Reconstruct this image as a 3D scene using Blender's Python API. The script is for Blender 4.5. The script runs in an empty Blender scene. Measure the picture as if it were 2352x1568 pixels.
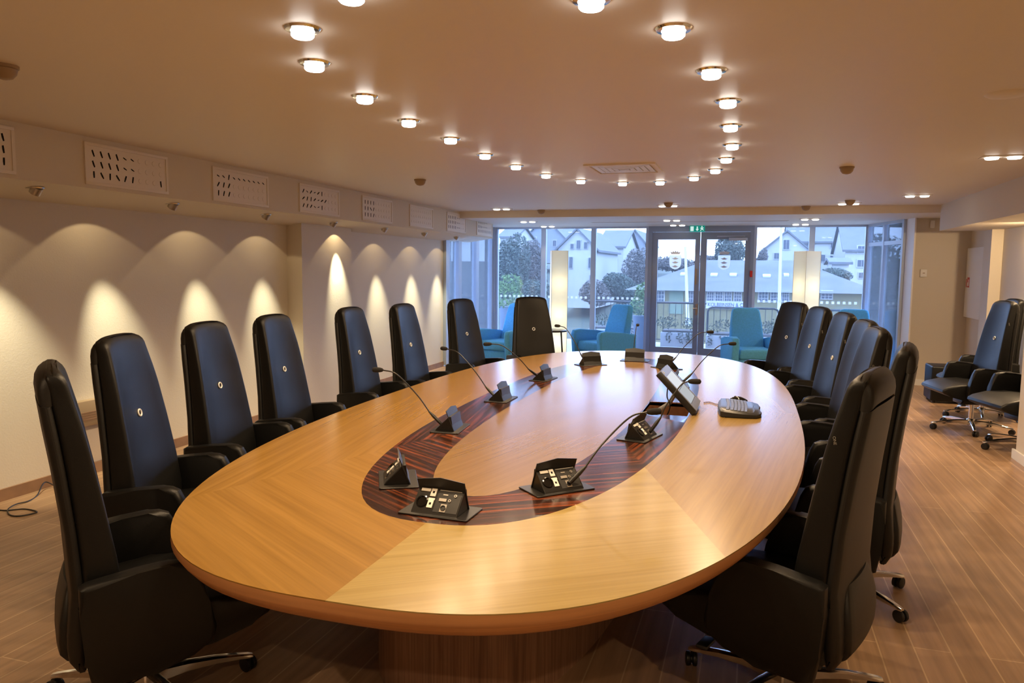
import bpy, bmesh, math, random
from mathutils import Vector, Matrix
random.seed(7)
PI = math.pi
scn = bpy.context.scene
COL = scn.collection

# ------------------------------------------------------------------ camera
F, VPX, VPY, ROLL, EYE = 1740.0, 1729.6, 622.3, 0.0096, 1.65
IW, IH = 2352, 1568
_c, _s = math.cos(ROLL), math.sin(ROLL)
_x, _y = VPX - IW/2, VPY - IH/2
_xu, _yu = _c*_x + _s*_y, -_s*_x + _c*_y
PITCH = math.atan(-_yu/F)
YAW = math.atan(_xu*math.cos(PITCH)/F)
FW = Vector((-math.sin(YAW)*math.cos(PITCH), math.cos(YAW)*math.cos(PITCH), -math.sin(PITCH)))
RT = Vector((math.cos(YAW), math.sin(YAW), 0))
UP = RT.cross(FW)
RT, UP = _c*RT + _s*UP, -_s*RT + _c*UP
CAMLOC = Vector((0, 0, EYE))

def ray(px, py):
    return FW*F + RT*(px - IW/2) - UP*(py - IH/2)
def at(px, py, Y):
    v = ray(px, py); return CAMLOC + v*(Y/v.y)
def atz(px, py, z):
    v = ray(px, py); return CAMLOC + v*((z - EYE)/v.z)

cam = bpy.data.cameras.new('camera')
cam.sensor_width = 36.0
cam.lens = F/IW*36.0
cam.clip_start, cam.clip_end = 0.05, 1000
co = bpy.data.objects.new('camera', cam)
COL.objects.link(co)
m3 = Matrix((RT, UP, -FW)).transposed()
co.matrix_world = Matrix.Translation(CAMLOC) @ m3.to_4x4()
scn.camera = co
vs = scn.view_settings
vs.view_transform = 'Standard'; vs.look = 'None'; vs.exposure = 0.0; vs.gamma = 1.0
vs.use_curve_mapping = False

# ------------------------------------------------------------------ materials
def srgb(r, g, b):
    f = lambda v: (v/255/12.92) if v/255 <= 0.04045 else ((v/255 + 0.055)/1.055)**2.4
    return (f(r), f(g), f(b), 1)

def new_mat(name):
    m = bpy.data.materials.new(name); m.use_nodes = True
    nt = m.node_tree
    return m, nt, nt.nodes['Principled BSDF']

def pbr(name, col, rough=0.5, metal=0.0, spec=0.5, bump=0.0, bscale=60.0, var=0.0, vscale=3.0, coat=0.0, detail=3):
    m, nt, b = new_mat(name)
    b.inputs['Base Color'].default_value = col
    b.inputs['Roughness'].default_value = rough
    b.inputs['Metallic'].default_value = metal
    b.inputs['Specular IOR Level'].default_value = spec
    if coat:
        b.inputs['Coat Weight'].default_value = coat
        b.inputs['Coat Roughness'].default_value = 0.12
    if bump or var:
        tc = nt.nodes.new('ShaderNodeTexCoord')
    if var:
        n = nt.nodes.new('ShaderNodeTexNoise'); n.inputs['Scale'].default_value = vscale
        n.inputs['Detail'].default_value = detail
        nt.links.new(tc.outputs['Object'], n.inputs['Vector'])
        r = nt.nodes.new('ShaderNodeValToRGB')
        lo = tuple(c*(1-var) for c in col[:3]) + (1,); hi = tuple(min(1, c*(1+var)) for c in col[:3]) + (1,)
        r.color_ramp.elements[0].color = lo; r.color_ramp.elements[1].color = hi
        r.color_ramp.elements[0].position = 0.3; r.color_ramp.elements[1].position = 0.7
        nt.links.new(n.outputs['Fac'], r.inputs['Fac'])
        nt.links.new(r.outputs['Color'], b.inputs['Base Color'])
    if bump:
        n2 = nt.nodes.new('ShaderNodeTexNoise'); n2.inputs['Scale'].default_value = bscale
        n2.inputs['Detail'].default_value = 4
        nt.links.new(tc.outputs['Object'], n2.inputs['Vector'])
        bp = nt.nodes.new('ShaderNodeBump'); bp.inputs['Strength'].default_value = bump
        bp.inputs['Distance'].default_value = 0.01
        nt.links.new(n2.outputs['Fac'], bp.inputs['Height'])
        nt.links.new(bp.outputs['Normal'], b.inputs['Normal'])
    return m

def emit(name, col, strength):
    m = bpy.data.materials.new(name); m.use_nodes = True
    nt = m.node_tree; nt.nodes.remove(nt.nodes['Principled BSDF'])
    e = nt.nodes.new('ShaderNodeEmission'); e.inputs['Color'].default_value = col
    e.inputs['Strength'].default_value = strength
    nt.links.new(e.outputs[0], nt.nodes['Material Output'].inputs['Surface'])
    return m

def glass(name, tint=(0.96, 0.98, 1, 1), refl=0.06):
    m = bpy.data.materials.new(name); m.use_nodes = True
    nt = m.node_tree; nt.nodes.remove(nt.nodes['Principled BSDF'])
    t = nt.nodes.new('ShaderNodeBsdfTransparent'); t.inputs['Color'].default_value = tint
    g = nt.nodes.new('ShaderNodeBsdfGlossy'); g.inputs['Roughness'].default_value = 0.02
    fr = nt.nodes.new('ShaderNodeFresnel'); fr.inputs['IOR'].default_value = 1.45
    mx = nt.nodes.new('ShaderNodeMixShader')
    nt.links.new(fr.outputs[0], mx.inputs[0]); nt.links.new(t.outputs[0], mx.inputs[1]); nt.links.new(g.outputs[0], mx.inputs[2])
    tl = nt.nodes.new('ShaderNodeBsdfTranslucent'); tl.inputs['Color'].default_value = (0.9, 0.95, 1, 1)
    m2 = nt.nodes.new('ShaderNodeMixShader'); m2.inputs[0].default_value = 0.03  # translucent share veils the panes, standing in for haze outdoors
    nt.links.new(mx.outputs[0], m2.inputs[1]); nt.links.new(tl.outputs[0], m2.inputs[2])
    nt.links.new(m2.outputs[0], nt.nodes['Material Output'].inputs['Surface'])
    return m

def wood_uv(name, dark, mid, light, rough=0.2, across=26.0, along=1.1, coat=0.0, fine=0.35, spec=0.5, ring=0.0):
    """veneer whose grain runs along U of the mesh's UV map (metres)"""
    m, nt, b = new_mat(name)
    uv = nt.nodes.new('ShaderNodeUVMap')
    mp = nt.nodes.new('ShaderNodeMapping'); mp.inputs['Scale'].default_value = (along, across, 1)
    nt.links.new(uv.outputs[0], mp.inputs['Vector'])
    n = nt.nodes.new('ShaderNodeTexNoise'); n.inputs['Scale'].default_value = 1.0
    n.inputs['Detail'].default_value = 4; n.inputs['Roughness'].default_value = 0.55; n.inputs['Distortion'].default_value = 0.25
    nt.links.new(mp.outputs[0], n.inputs['Vector'])
    r = nt.nodes.new('ShaderNodeValToRGB')
    r.color_ramp.elements[0].position = 0.28; r.color_ramp.elements[0].color = dark
    r.color_ramp.elements[1].position = 0.72; r.color_ramp.elements[1].color = light
    e = r.color_ramp.elements.new(0.5); e.color = mid
    nt.links.new(n.outputs['Fac'], r.inputs['Fac'])
    mp2 = nt.nodes.new('ShaderNodeMapping'); mp2.inputs['Scale'].default_value = (2.5, across*4, 1)
    nt.links.new(uv.outputs[0], mp2.inputs['Vector'])
    n2 = nt.nodes.new('ShaderNodeTexNoise'); n2.inputs['Scale'].default_value = 1.0; n2.inputs['Detail'].default_value = 2
    nt.links.new(mp2.outputs[0], n2.inputs['Vector'])
    mr = nt.nodes.new('ShaderNodeMapRange'); mr.inputs['From Min'].default_value = 0.35; mr.inputs['From Max'].default_value = 0.6
    mr.inputs['To Min'].default_value = 1 - fine; mr.inputs['To Max'].default_value = 1.0
    nt.links.new(n2.outputs['Fac'], mr.inputs['Value'])
    mx = nt.nodes.new('ShaderNodeMix'); mx.data_type = 'RGBA'; mx.blend_type = 'MULTIPLY'
    mx.inputs[0].default_value = 1.0
    nt.links.new(r.outputs['Color'], mx.inputs[6]); nt.links.new(mr.outputs[0], mx.inputs[7])
    nt.links.new(mx.outputs[2], b.inputs['Base Color'])
    b.inputs['Roughness'].default_value = rough
    b.inputs['Specular IOR Level'].default_value = spec
    if coat:
        b.inputs['Coat Weight'].default_value = coat; b.inputs['Coat Roughness'].default_value = 0.1
    return m

def floor_mat():
    m, nt, b = new_mat('oak_plank_floor')
    tc = nt.nodes.new('ShaderNodeTexCoord')
    sp = nt.nodes.new('ShaderNodeSeparateXYZ'); nt.links.new(tc.outputs['Object'], sp.inputs[0])
    cb = nt.nodes.new('ShaderNodeCombineXYZ')
    nt.links.new(sp.outputs['Y'], cb.inputs['X']); nt.links.new(sp.outputs['X'], cb.inputs['Y'])
    br = nt.nodes.new('ShaderNodeTexBrick')
    br.inputs['Scale'].default_value = 1.0
    br.inputs['Brick Width'].default_value = 3.6; br.inputs['Row Height'].default_value = 0.148
    br.inputs['Mortar Size'].default_value = 0.0035; br.inputs['Mortar Smooth'].default_value = 0.2
    br.offset = 0.37; br.offset_frequency = 2
    br.inputs['Color1'].default_value = (0.33, 0.205, 0.117, 1); br.inputs['Color2'].default_value = (0.385, 0.242, 0.140, 1)
    br.inputs['Mortar'].default_value = (0.53, 0.37, 0.22, 1)
    nt.links.new(cb.outputs[0], br.inputs['Vector'])
    mp = nt.nodes.new('ShaderNodeMapping'); mp.inputs['Scale'].default_value = (30, 1.2, 1)
    nt.links.new(tc.outputs['Object'], mp.inputs['Vector'])
    n = nt.nodes.new('ShaderNodeTexNoise'); n.inputs['Scale'].default_value = 1; n.inputs['Detail'].default_value = 5
    nt.links.new(mp.outputs[0], n.inputs['Vector'])
    mr = nt.nodes.new('ShaderNodeMapRange'); mr.inputs['From Min'].default_value = 0.3; mr.inputs['From Max'].default_value = 0.7
    mr.inputs['To Min'].default_value = 0.75; mr.inputs['To Max'].default_value = 1.12
    nt.links.new(n.outputs['Fac'], mr.inputs['Value'])
    mx = nt.nodes.new('ShaderNodeMix'); mx.data_type = 'RGBA'; mx.blend_type = 'MULTIPLY'; mx.inputs[0].default_value = 1
    nt.links.new(br.outputs['Color'], mx.inputs[6]); nt.links.new(mr.outputs[0], mx.inputs[7])
    nt.links.new(mx.outputs[2], b.inputs['Base Color'])
    b.inputs['Roughness'].default_value = 0.36
    b.inputs['Specular IOR Level'].default_value = 0.45
    return m

M = {}
M['wall'] = pbr('painted_wall', (0.66, 0.60, 0.50, 1), 0.75, bump=0.15, bscale=90)
M['ceiling'] = pbr('painted_ceiling', (0.74, 0.68, 0.60, 1), 0.45, spec=0.3, bump=0.03, bscale=30)
M['white'] = pbr('white_paint', (0.78, 0.77, 0.74, 1), 0.5)
M['grille'] = pbr('white_grille_enamel', (0.76, 0.70, 0.62, 1), 0.5)
M['floor'] = floor_mat()
M['base'] = pbr('oak_baseboard', (0.26, 0.15, 0.085, 1), 0.5, var=0.15, vscale=8)
M['leather'] = pbr('black_leather', (0.0045, 0.0045, 0.0045, 1), 0.42, spec=0.32, bump=0.10, bscale=420)
M['leather_rear'] = pbr('black_leather_shell', (0.008, 0.0072, 0.0065, 1), 0.48, spec=0.4, bump=0.12, bscale=420)
M['chrome'] = pbr('polished_aluminium', (0.75, 0.74, 0.72, 1), 0.16, metal=1)
M['greytag'] = pbr('grey_woven_tag', (0.30, 0.29, 0.27, 1), 0.8)
M['rubber'] = pbr('black_caster_plastic', (0.008, 0.008, 0.009, 1), 0.4)
M['oak'] = wood_uv('oak_veneer', (0.245, 0.130, 0.027, 1), (0.285, 0.155, 0.034, 1), (0.32, 0.178, 0.042, 1), rough=0.23, fine=0.10, across=20, along=0.35, spec=0.5)
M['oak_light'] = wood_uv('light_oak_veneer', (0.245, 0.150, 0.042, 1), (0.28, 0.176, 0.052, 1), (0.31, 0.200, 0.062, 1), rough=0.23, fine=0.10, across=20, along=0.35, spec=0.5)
M['oak_centre'] = wood_uv('brown_oak_veneer', (0.185, 0.102, 0.030, 1), (0.215, 0.122, 0.038, 1), (0.245, 0.142, 0.046, 1), rough=0.23, fine=0.10, across=20, along=0.35, spec=0.5)
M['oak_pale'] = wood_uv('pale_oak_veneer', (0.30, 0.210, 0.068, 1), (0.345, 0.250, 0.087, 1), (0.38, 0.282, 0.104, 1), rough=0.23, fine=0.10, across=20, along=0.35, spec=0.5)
M['oak_edge'] = wood_uv('oak_edge_veneer', (0.42, 0.185, 0.070, 1), (0.50, 0.235, 0.092, 1), (0.56, 0.28, 0.115, 1), rough=0.32, fine=0.15)
M['ebony'] = wood_uv('macassar_ebony', (0.010, 0.004, 0.003, 1), (0.032, 0.010, 0.006, 1), (0.30, 0.070, 0.020, 1), rough=0.18, across=38, along=1.1, fine=0.3, spec=0.4)
M['walnut'] = wood_uv('pedestal_veneer', (0.20, 0.105, 0.065, 1), (0.31, 0.175, 0.115, 1), (0.40, 0.24, 0.16, 1), rough=0.45, across=30, along=1.4, fine=0.3)
M['box'] = pbr('black_anodised_metal', (0.009, 0.0085, 0.008, 1), 0.36, metal=0.0, spec=0.45)
M['lid'] = pbr('dark_grey_metal_lid', (0.05, 0.052, 0.056, 1), 0.42, metal=0.6)
M['plug'] = pbr('gloss_black_plastic', (0.006, 0.006, 0.006, 1), 0.12)
M['ivory'] = pbr('white_socket_plastic', (0.90, 0.89, 0.84, 1), 0.4)
M['steel'] = pbr('brushed_steel', (0.62, 0.60, 0.56, 1), 0.28, metal=1)
M['foam'] = pbr('black_foam', (0.012, 0.011, 0.011, 1), 0.9, bump=0.8, bscale=420)
M['blackp'] = pbr('matt_black_plastic', (0.012, 0.012, 0.013, 1), 0.4)
M['greyp'] = pbr('grey_plastic', (0.16, 0.165, 0.175, 1), 0.35)
M['keydeck'] = pbr('dark_grey_keyboard_deck', (0.045, 0.047, 0.052, 1), 0.35)
M['keys'] = pbr('charcoal_keys', (0.075, 0.078, 0.085, 1), 0.35)
M['silverp'] = pbr('silver_plastic', (0.42, 0.43, 0.45, 1), 0.35, metal=0.3)
M['screen'] = emit('lit_screen', (0.92, 0.95, 1, 1), 0.85)
M['screen2'] = emit('lit_screen_pale', (0.80, 0.83, 0.86, 1), 0.62)
M['blue'] = pbr('blue_wool', (0.11, 0.45, 0.82, 1), 0.85, spec=0.2, bump=0.35, bscale=300, var=0.08, vscale=40)
M['alu'] = pbr('grey_window_aluminium', (0.24, 0.30, 0.40, 1), 0.4, metal=0.1)  # grey metal, with the blue of the daylight put into its colour
M['alu_light'] = pbr('light_aluminium', (0.42, 0.50, 0.62, 1), 0.4, metal=0.1)  # lighter frame metal, tinted with the same daylight blue
M['glass'] = glass('window_glass')
m, nt, b = new_mat('white_film_decal'); nt.nodes.remove(b)
df = nt.nodes.new('ShaderNodeBsdfDiffuse'); df.inputs['Color'].default_value = (0.9, 0.92, 0.94, 1)
tl = nt.nodes.new('ShaderNodeBsdfTranslucent'); tl.inputs['Color'].default_value = (0.95, 0.97, 1, 1)
mx = nt.nodes.new('ShaderNodeMixShader'); mx.inputs[0].default_value = 0.6
nt.links.new(df.outputs[0], mx.inputs[1]); nt.links.new(tl.outputs[0], mx.inputs[2]); nt.links.new(mx.outputs[0], nt.nodes['Material Output'].inputs['Surface'])
M['frost'] = m
M['film_grey'] = pbr('grey_film_marks', (0.55, 0.60, 0.68, 1), 0.6)
M['paper'] = pbr('lamp_paper', (0.82, 0.78, 0.62, 1), 0.7)
M['red'] = pbr('red_plastic', (0.5, 0.02, 0.015, 1), 0.4)
M['green'] = emit('green_sign', (0.02, 0.42, 0.32, 1), 0.55)
M['signwhite'] = emit('white_sign', (0.75, 1, 0.95, 1), 0.85)
M['lamp'] = emit('lamp_glass_lit', (1.0, 0.95, 0.88, 1), 14.0)
M['lamp_small'] = emit('spot_lamp_lit', (1.0, 0.95, 0.86, 1), 9.0)
M['dark'] = pbr('dark_void', (0.004, 0.004, 0.004, 1), 0.9)
M['taupe'] = pbr('taupe_plastic', (0.33, 0.24, 0.15, 1), 0.5)
M['blackpaint'] = pbr('black_painted_steel', (0.01, 0.01, 0.012, 1), 0.4)
M['sidetop'] = pbr('dark_table_top', (0.02, 0.018, 0.017, 1), 0.25)
# outdoors
M['deck'] = pbr('terrace_paving', (0.30, 0.305, 0.31, 1), 0.8, var=0.15)
M['asphalt'] = pbr('quay_ground', (0.12, 0.12, 0.12, 1), 0.9, var=0.2, vscale=0.4)
M['grass'] = pbr('hill_grass', (0.05, 0.06, 0.04, 1), 0.95, var=0.4, vscale=0.25, bump=0.5, bscale=2)
M['planter'] = pbr('white_planter', (0.36, 0.37, 0.38, 1), 0.8)
M['pot'] = pbr('blue_grey_pot', (0.07, 0.10, 0.15, 1), 0.6)
M['house_white'] = pbr('white_boarding', (0.38, 0.375, 0.37, 1), 0.8, var=0.05)
M['house_grey'] = pbr('grey_boarding', (0.20, 0.215, 0.24, 1), 0.8)
M['roof'] = pbr('slate_roof', (0.11, 0.115, 0.125, 1), 0.8, var=0.12, vscale=1.5)
M['roof_l'] = pbr('pale_sheet_roof', (0.085, 0.088, 0.095, 1), 0.8, var=0.2, vscale=0.6)
M['yellow'] = pbr('yellow_render', (0.17, 0.145, 0.07, 1), 0.85, var=0.1)
M['pane_dark'] = pbr('far_window_glass', (0.05, 0.06, 0.08, 1), 0.4)
M['gate'] = pbr('pale_green_gate', (0.15, 0.19, 0.13, 1), 0.8)
M['signboard'] = pbr('white_signboard', (0.42, 0.42, 0.42, 1), 0.7)
M['signtext'] = pbr('blue_sign_lettering', (0.03, 0.05, 0.11, 1), 0.7)
M['leaf_dk'] = pbr('dark_leaves', (0.055, 0.072, 0.055, 1), 0.8, var=0.4, vscale=3)
M['leaf_br'] = pbr('brown_twigs', (0.115, 0.105, 0.095, 1), 0.9, var=0.4, vscale=2)
M['leaf_li'] = pbr('bright_leaves', (0.075, 0.14, 0.025, 1), 0.7, var=0.4, vscale=6)
M['trunk'] = pbr('bark', (0.06, 0.05, 0.045, 1), 0.9)
M['mast'] = pbr('white_mast', (0.40, 0.41, 0.42, 1), 0.5)

# ------------------------------------------------------------------ mesh helpers
def nb(): return bmesh.new()

def add_box(bm, lo, hi, mat=None, bevel=0.0, seg=2):
    vs_ = [bm.verts.new((x, y, z)) for x in (lo[0], hi[0]) for y in (lo[1], hi[1]) for z in (lo[2], hi[2])]
    fs = [(0,1,3,2),(4,6,7,5),(0,4,5,1),(2,3,7,6),(0,2,6,4),(1,5,7,3)]
    faces = [bm.faces.new([vs_[i] for i in f]) for f in fs]
    geom_v = vs_
    if bevel:
        es = list({e for f in faces for e in f.edges})
        r = bmesh.ops.bevel(bm, geom=es, offset=bevel, segments=seg, affect='EDGES', profile=0.5)
        geom_v = list({v for f in r['faces'] for v in f.verts} | {v for v in vs_ if v.is_valid})
    if mat is not None:
        bmesh.ops.transform(bm, matrix=mat, verts=geom_v)
    return geom_v

def add_prism(bm, pts, a, b, axis='x', bevel=0.0, seg=2, mat=None):
    """pts: 2D polygon; axis x -> (y,z), y -> (x,z), z -> (x,y)"""
    def P(p, t):
        return {'x': (t, p[0], p[1]), 'y': (p[0], t, p[1]), 'z': (p[0], p[1], t)}[axis]
    A = [bm.verts.new(P(p, a)) for p in pts]; B = [bm.verts.new(P(p, b)) for p in pts]
    n = len(pts)
    fs = [bm.faces.new(A), bm.faces.new(B[::-1])]
    for i in range(n):
        fs.append(bm.faces.new((A[i], A[(i+1) % n], B[(i+1) % n], B[i])))
    gv = A + B
    if bevel:
        es = [e for f in fs[:2] for e in f.edges]
        r = bmesh.ops.bevel(bm, geom=es, offset=bevel, segments=seg, affect='EDGES', profile=0.5)
        gv = list({v for f in r['faces'] for v in f.verts} | {v for v in gv if v.is_valid})
    if mat is not None:
        bmesh.ops.transform(bm, matrix=mat, verts=gv)
    return gv

def add_loft(bm, rings, cap=True, closed=True):
    R = [[bm.verts.new(p) for p in r] for r in rings]
    n = len(R[0])
    for a, b in zip(R, R[1:]):
        for i in range(n if closed else n-1):
            bm.faces.new((a[i], a[(i+1) % n], b[(i+1) % n], b[i]))
    if cap:
        bm.faces.new(R[0][::-1]); bm.faces.new(R[-1])
    return R

def add_tube(bm, pts, r, n=10, cap=True):
    pts = [Vector(p) for p in pts]
    rs = r if isinstance(r, (list, tuple)) else [r]*len(pts)
    rings = []; prev = None
    for i, p in enumerate(pts):
        t = (pts[min(i+1, len(pts)-1)] - pts[max(i-1, 0)]).normalized()
        if prev is None:
            u = t.orthogonal().normalized()
        else:
            u = (prev - t*prev.dot(t)).normalized()
        prev = u; w = t.cross(u)
        rings.append([p + (u*math.cos(2*PI*k/n) + w*math.sin(2*PI*k/n))*rs[i] for k in range(n)])
    return add_loft(bm, rings, cap)

def add_lathe(bm, prof, n=24, mat=None, cap=True):
    rings = [[Vector((r*math.cos(2*PI*k/n), r*math.sin(2*PI*k/n), z)) for k in range(n)] for r, z in prof]
    if mat is not None:
        rings = [[mat @ v for v in r] for r in rings]
    return add_loft(bm, rings, cap)

def bez(pts, n=12):
    """Catmull-Rom through pts"""
    P = [Vector(p) for p in pts]; P = [P[0]*2 - P[1]] + P + [P[-1]*2 - P[-2]]
    out = []
    for i in range(1, len(P)-2):
        for k in range(n):
            t = k/n
            out.append(0.5*((2*P[i]) + (P[i+1]-P[i-1])*t + (2*P[i-1]-5*P[i]+4*P[i+1]-P[i+2])*t*t + (3*P[i]-P[i-1]-3*P[i+1]+P[i+2])*t**3))
    out.append(P[-2].copy())
    return out

def obj(name, bm, mat, parent=None, smooth=40, loc=None):
    bmesh.ops.recalc_face_normals(bm, faces=bm.faces)
    if smooth:
        a = math.radians(smooth)
        for f in bm.faces: f.smooth = True
        for e in bm.edges:
            if len(e.link_faces) == 2 and e.calc_face_angle(0) > a: e.smooth = False
    me = bpy.data.meshes.new(name); bm.to_mesh(me); bm.free()
    if mat is not None:
        for mm in (mat if isinstance(mat, (list, tuple)) else [mat]): me.materials.append(mm)
    o = bpy.data.objects.new(name, me); COL.objects.link(o)
    if parent is not None: o.parent = parent
    if loc is not None: o.location = loc
    return o

def box(name, lo, hi, mat, parent=None, bevel=0.0):
    bm = nb(); add_box(bm, lo, hi, bevel=bevel); return obj(name, bm, mat, parent)

def tag(o, label, cat, group=None, kind=None):
    o['label'] = label
    if cat: o['category'] = cat
    if group: o['group'] = group
    if kind: o['kind'] = kind
    return o

def struct(o, label=None):
    o['kind'] = 'structure'
    if label: o['label'] = label; o['category'] = 'room part'
    return o

def thing(name, label, cat, loc=(0, 0, 0), rz=0.0, group=None):
    o = bpy.data.objects.new(name, None); COL.objects.link(o)
    o.location = loc; o.rotation_euler = (0, 0, rz); o.empty_display_size = 0.1
    return tag(o, label, cat, group)

CH = {}
def kids(o):
    return [c for c in o.children]
def dup(root, label, loc, rz, group=None):
    r = root.copy(); COL.objects.link(r); r.location = loc; r.rotation_euler = (0, 0, rz)
    r['label'] = label
    if group: r['group'] = group
    for ch in list(root.children):
        c = ch.copy(); COL.objects.link(c); c.parent = r
        for g in list(ch.children):
            d = g.copy(); COL.objects.link(d); d.parent = c
    return r

def text_mesh(name, txt, size, mat, M4, parent=None, depth=0.002, align='CENTER'):
    cu = bpy.data.curves.new(name, 'FONT'); cu.body = txt; cu.size = size; cu.extrude = depth
    cu.align_x = align; cu.align_y = 'CENTER'
    o = bpy.data.objects.new(name, cu); COL.objects.link(o)
    dg = bpy.context.evaluated_depsgraph_get()
    me = bpy.data.meshes.new_from_object(o.evaluated_get(dg))
    bpy.data.objects.remove(o)
    me.transform(M4); me.materials.clear(); me.materials.append(mat)
    o2 = bpy.data.objects.new(name, me); COL.objects.link(o2)
    if parent is not None: o2.parent = parent
    return o2

def spot_light(name, loc, aim, watts, col, cone, blend, radius, parent=None):
    l = bpy.data.lights.new(name, 'SPOT'); l.energy = watts; l.color = col
    l.spot_size = math.radians(cone); l.spot_blend = blend; l.shadow_soft_size = radius
    o = bpy.data.objects.new(name, l); COL.objects.link(o)
    o.rotation_euler = Vector(aim).to_track_quat('-Z', 'Y').to_euler()
    o.location = loc
    if parent is not None: o.parent = parent
    return o

# ------------------------------------------------------------------ room dimensions
CZ = 2.53            # main ceiling
CZ2 = 2.43           # lower ceiling by the windows
XL, XB = -4.95, -4.42   # left wall, left bulkhead face
YB = 11.2            # step in the ceiling
YW = 13.85           # window wall
XR = 2.30            # right wall / bulkhead face
XA = 2.95            # alcove wall
ZB = 2.18            # underside of bulkheads

# floor: whole slab under room
struct(box('floor', (-5.3, -2.8, -0.12), (3.4, YW + 0.1, 0.0), M['floor']), 'pale brown oak plank floor running under the table to the windows')
bm = nb()
add_box(bm, (-5.3, -2.8, CZ), (3.4, YB, CZ + 0.15))
struct(obj('ceiling', bm, M['ceiling'], None, 0), 'smooth painted ceiling with an oval of downlights')
bm = nb()
add_box(bm, (-5.3, YB, CZ2), (3.4, YW + 0.1, CZ2 + 0.25))
o = obj('ceiling_front', bm, M['ceiling'], None, 0); o.name = 'trim_1'
struct(o, 'lower painted ceiling strip above the window wall')
# walls
struct(box('wall_left', (XL - 0.15, -2.8, 0), (XL, 11.75, CZ), M['wall']), 'cream wall on the left washed by spotlights')
struct(box('wall_back', (-5.2, -2.8, 0), (3.4, -2.65, CZ), M['wall']), 'cream wall behind the near end of the room')
bm = nb()
add_box(bm, (XR, -2.8, 0), (3.4, 7.70, CZ))
struct(obj('wall_right', bm, M['wall'], None, 0), 'cream wall at the right edge, ending at the alcove')
struct(box('wall_alcove', (XA, 7.70, 0), (3.4, 12.35, CZ2), M['wall']), 'cream side wall of the alcove on the right')
bm = nb()
add_prism(bm, [(2.205, 12.35), (3.4, 12.35), (3.4, 12.75), (2.205, 12.75)], 0, CZ2, 'z')
struct(obj('wall_end', bm, M['wall'], None, 0), 'beige wall stub facing the room right of the windows')
bm = nb(); add_prism(bm, [(2.125, 12.47), (2.185, 12.18), (2.205, 12.18), (2.205, 12.47)], 0, CZ2, 'z')
struct(obj('trim_5', bm, M['white'], None, 0), 'white window jamb beside the beige wall stub')
# column on the left wall
struct(box('wall_column', (XL, 7.33, 0), (-4.76, 8.42, 2.17), M['wall']), 'cream pilaster standing out from the left wall')
struct(box('wall_panel', (XL, 8.42, 0), (XL + 0.02, 11.75, 2.2), M['wall']), 'pale wall panel between the pilaster and the windows')
# bulkheads
bm = nb()
add_prism(bm, [(XB, CZ), (XB, ZB), (XL, 2.10), (XL, CZ)], -2.8, 12.81, axis='y')
o = obj('trim_2', bm, M['wall'], None, 0); struct(o, 'boxed bulkhead with air grilles along the left wall')
bm = nb()
add_box(bm, (XR, 7.75, 2.195), (3.4, YB, CZ))
o = obj('trim_3', bm, M['wall'], None, 0); struct(o, 'boxed bulkhead over the alcove on the right')
# pier in the alcove
struct(box('wall_pier', (XA - 0.13, 10.88, 0), (XA, 11.20, 2.195), M['wall']), 'narrow pier on the alcove wall')
# baseboards
struct(box('baseboard_left', (XL, -2.6, 0), (XL + 0.018, 7.33, 0.085), M['base']), 'brown oak baseboard along the left wall')
struct(box('baseboard_column', (XL, 8.42, 0), (XL + 0.035, 11.75, 0.085), M['base']), 'brown oak baseboard past the pilaster')
struct(box('baseboard_right', (XR - 0.018, -2.6, 0), (XR, 7.75, 0.085), M['white']), 'white baseboard on the right wall end')
struct(box('baseboard_end', (2.21, 12.332, 0), (XA, 12.35, 0.085), M['white']), 'pale baseboard under the beige wall stub')

# ------------------------------------------------------------------ window wall
def local(P0, P1):
    P0, P1 = Vector((P0[0], P0[1], 0)), Vector((P1[0], P1[1], 0))
    d = (P1 - P0).normalized(); n = Vector((-d.y, d.x, 0))
    mt = Matrix(((d.x, n.x, 0, P0.x), (d.y, n.y, 0, P0.y), (0, 0, 1, 0), (0, 0, 0, 1)))
    return mt, (P1 - P0).length

def window(idx, P0, P1, z0, z1, label, posts=(), rails=(), fw=0.05, depth=0.09, dots=None):
    mt, L = local(P0, P1)
    bm = nb()
    add_box(bm, (0, -depth/2, z0), (fw, depth/2, z1), mt)
    add_box(bm, (L - fw, -depth/2, z0), (L, depth/2, z1), mt)
    add_box(bm, (fw, -depth/2, z0), (L - fw, depth/2, z0 + fw), mt)
    add_box(bm, (fw, -depth/2, z1 - fw*0.7), (L - fw, depth/2, z1), mt)
    for p in posts: add_box(bm, (p - fw/2, -depth/2, z0 + fw), (p + fw/2, depth/2, z1 - fw*0.7), mt)
    for r in rails: add_box(bm, (fw, -depth*0.45, r - fw/2), (L - fw, depth*0.45, r + fw/2), mt)
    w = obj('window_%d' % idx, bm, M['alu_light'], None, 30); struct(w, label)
    bm = nb(); add_box(bm, (fw*0.6, -0.004, z0 + fw*0.6), (L - fw*0.6, 0.004, z1 - fw*0.5), mt)
    obj('pane', bm, M['glass'], w, 0)
    if dots:
        bm = nb(); n = int((L - 0.14)/0.088)
        for i in range(n):
            x = 0.09 + i*0.088
            bm.faces.new([bm.verts.new(mt @ Vector(p)) for p in ((x, -0.0055, dots - 0.022), (x + 0.044, -0.0055, dots - 0.022), (x + 0.044, -0.0055, dots + 0.022), (x, -0.0055, dots + 0.022))])
        d = obj('film_squares', bm, M['frost'], w, 0); d['label'] = 'row of small white film squares on the glass'
    return w

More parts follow.
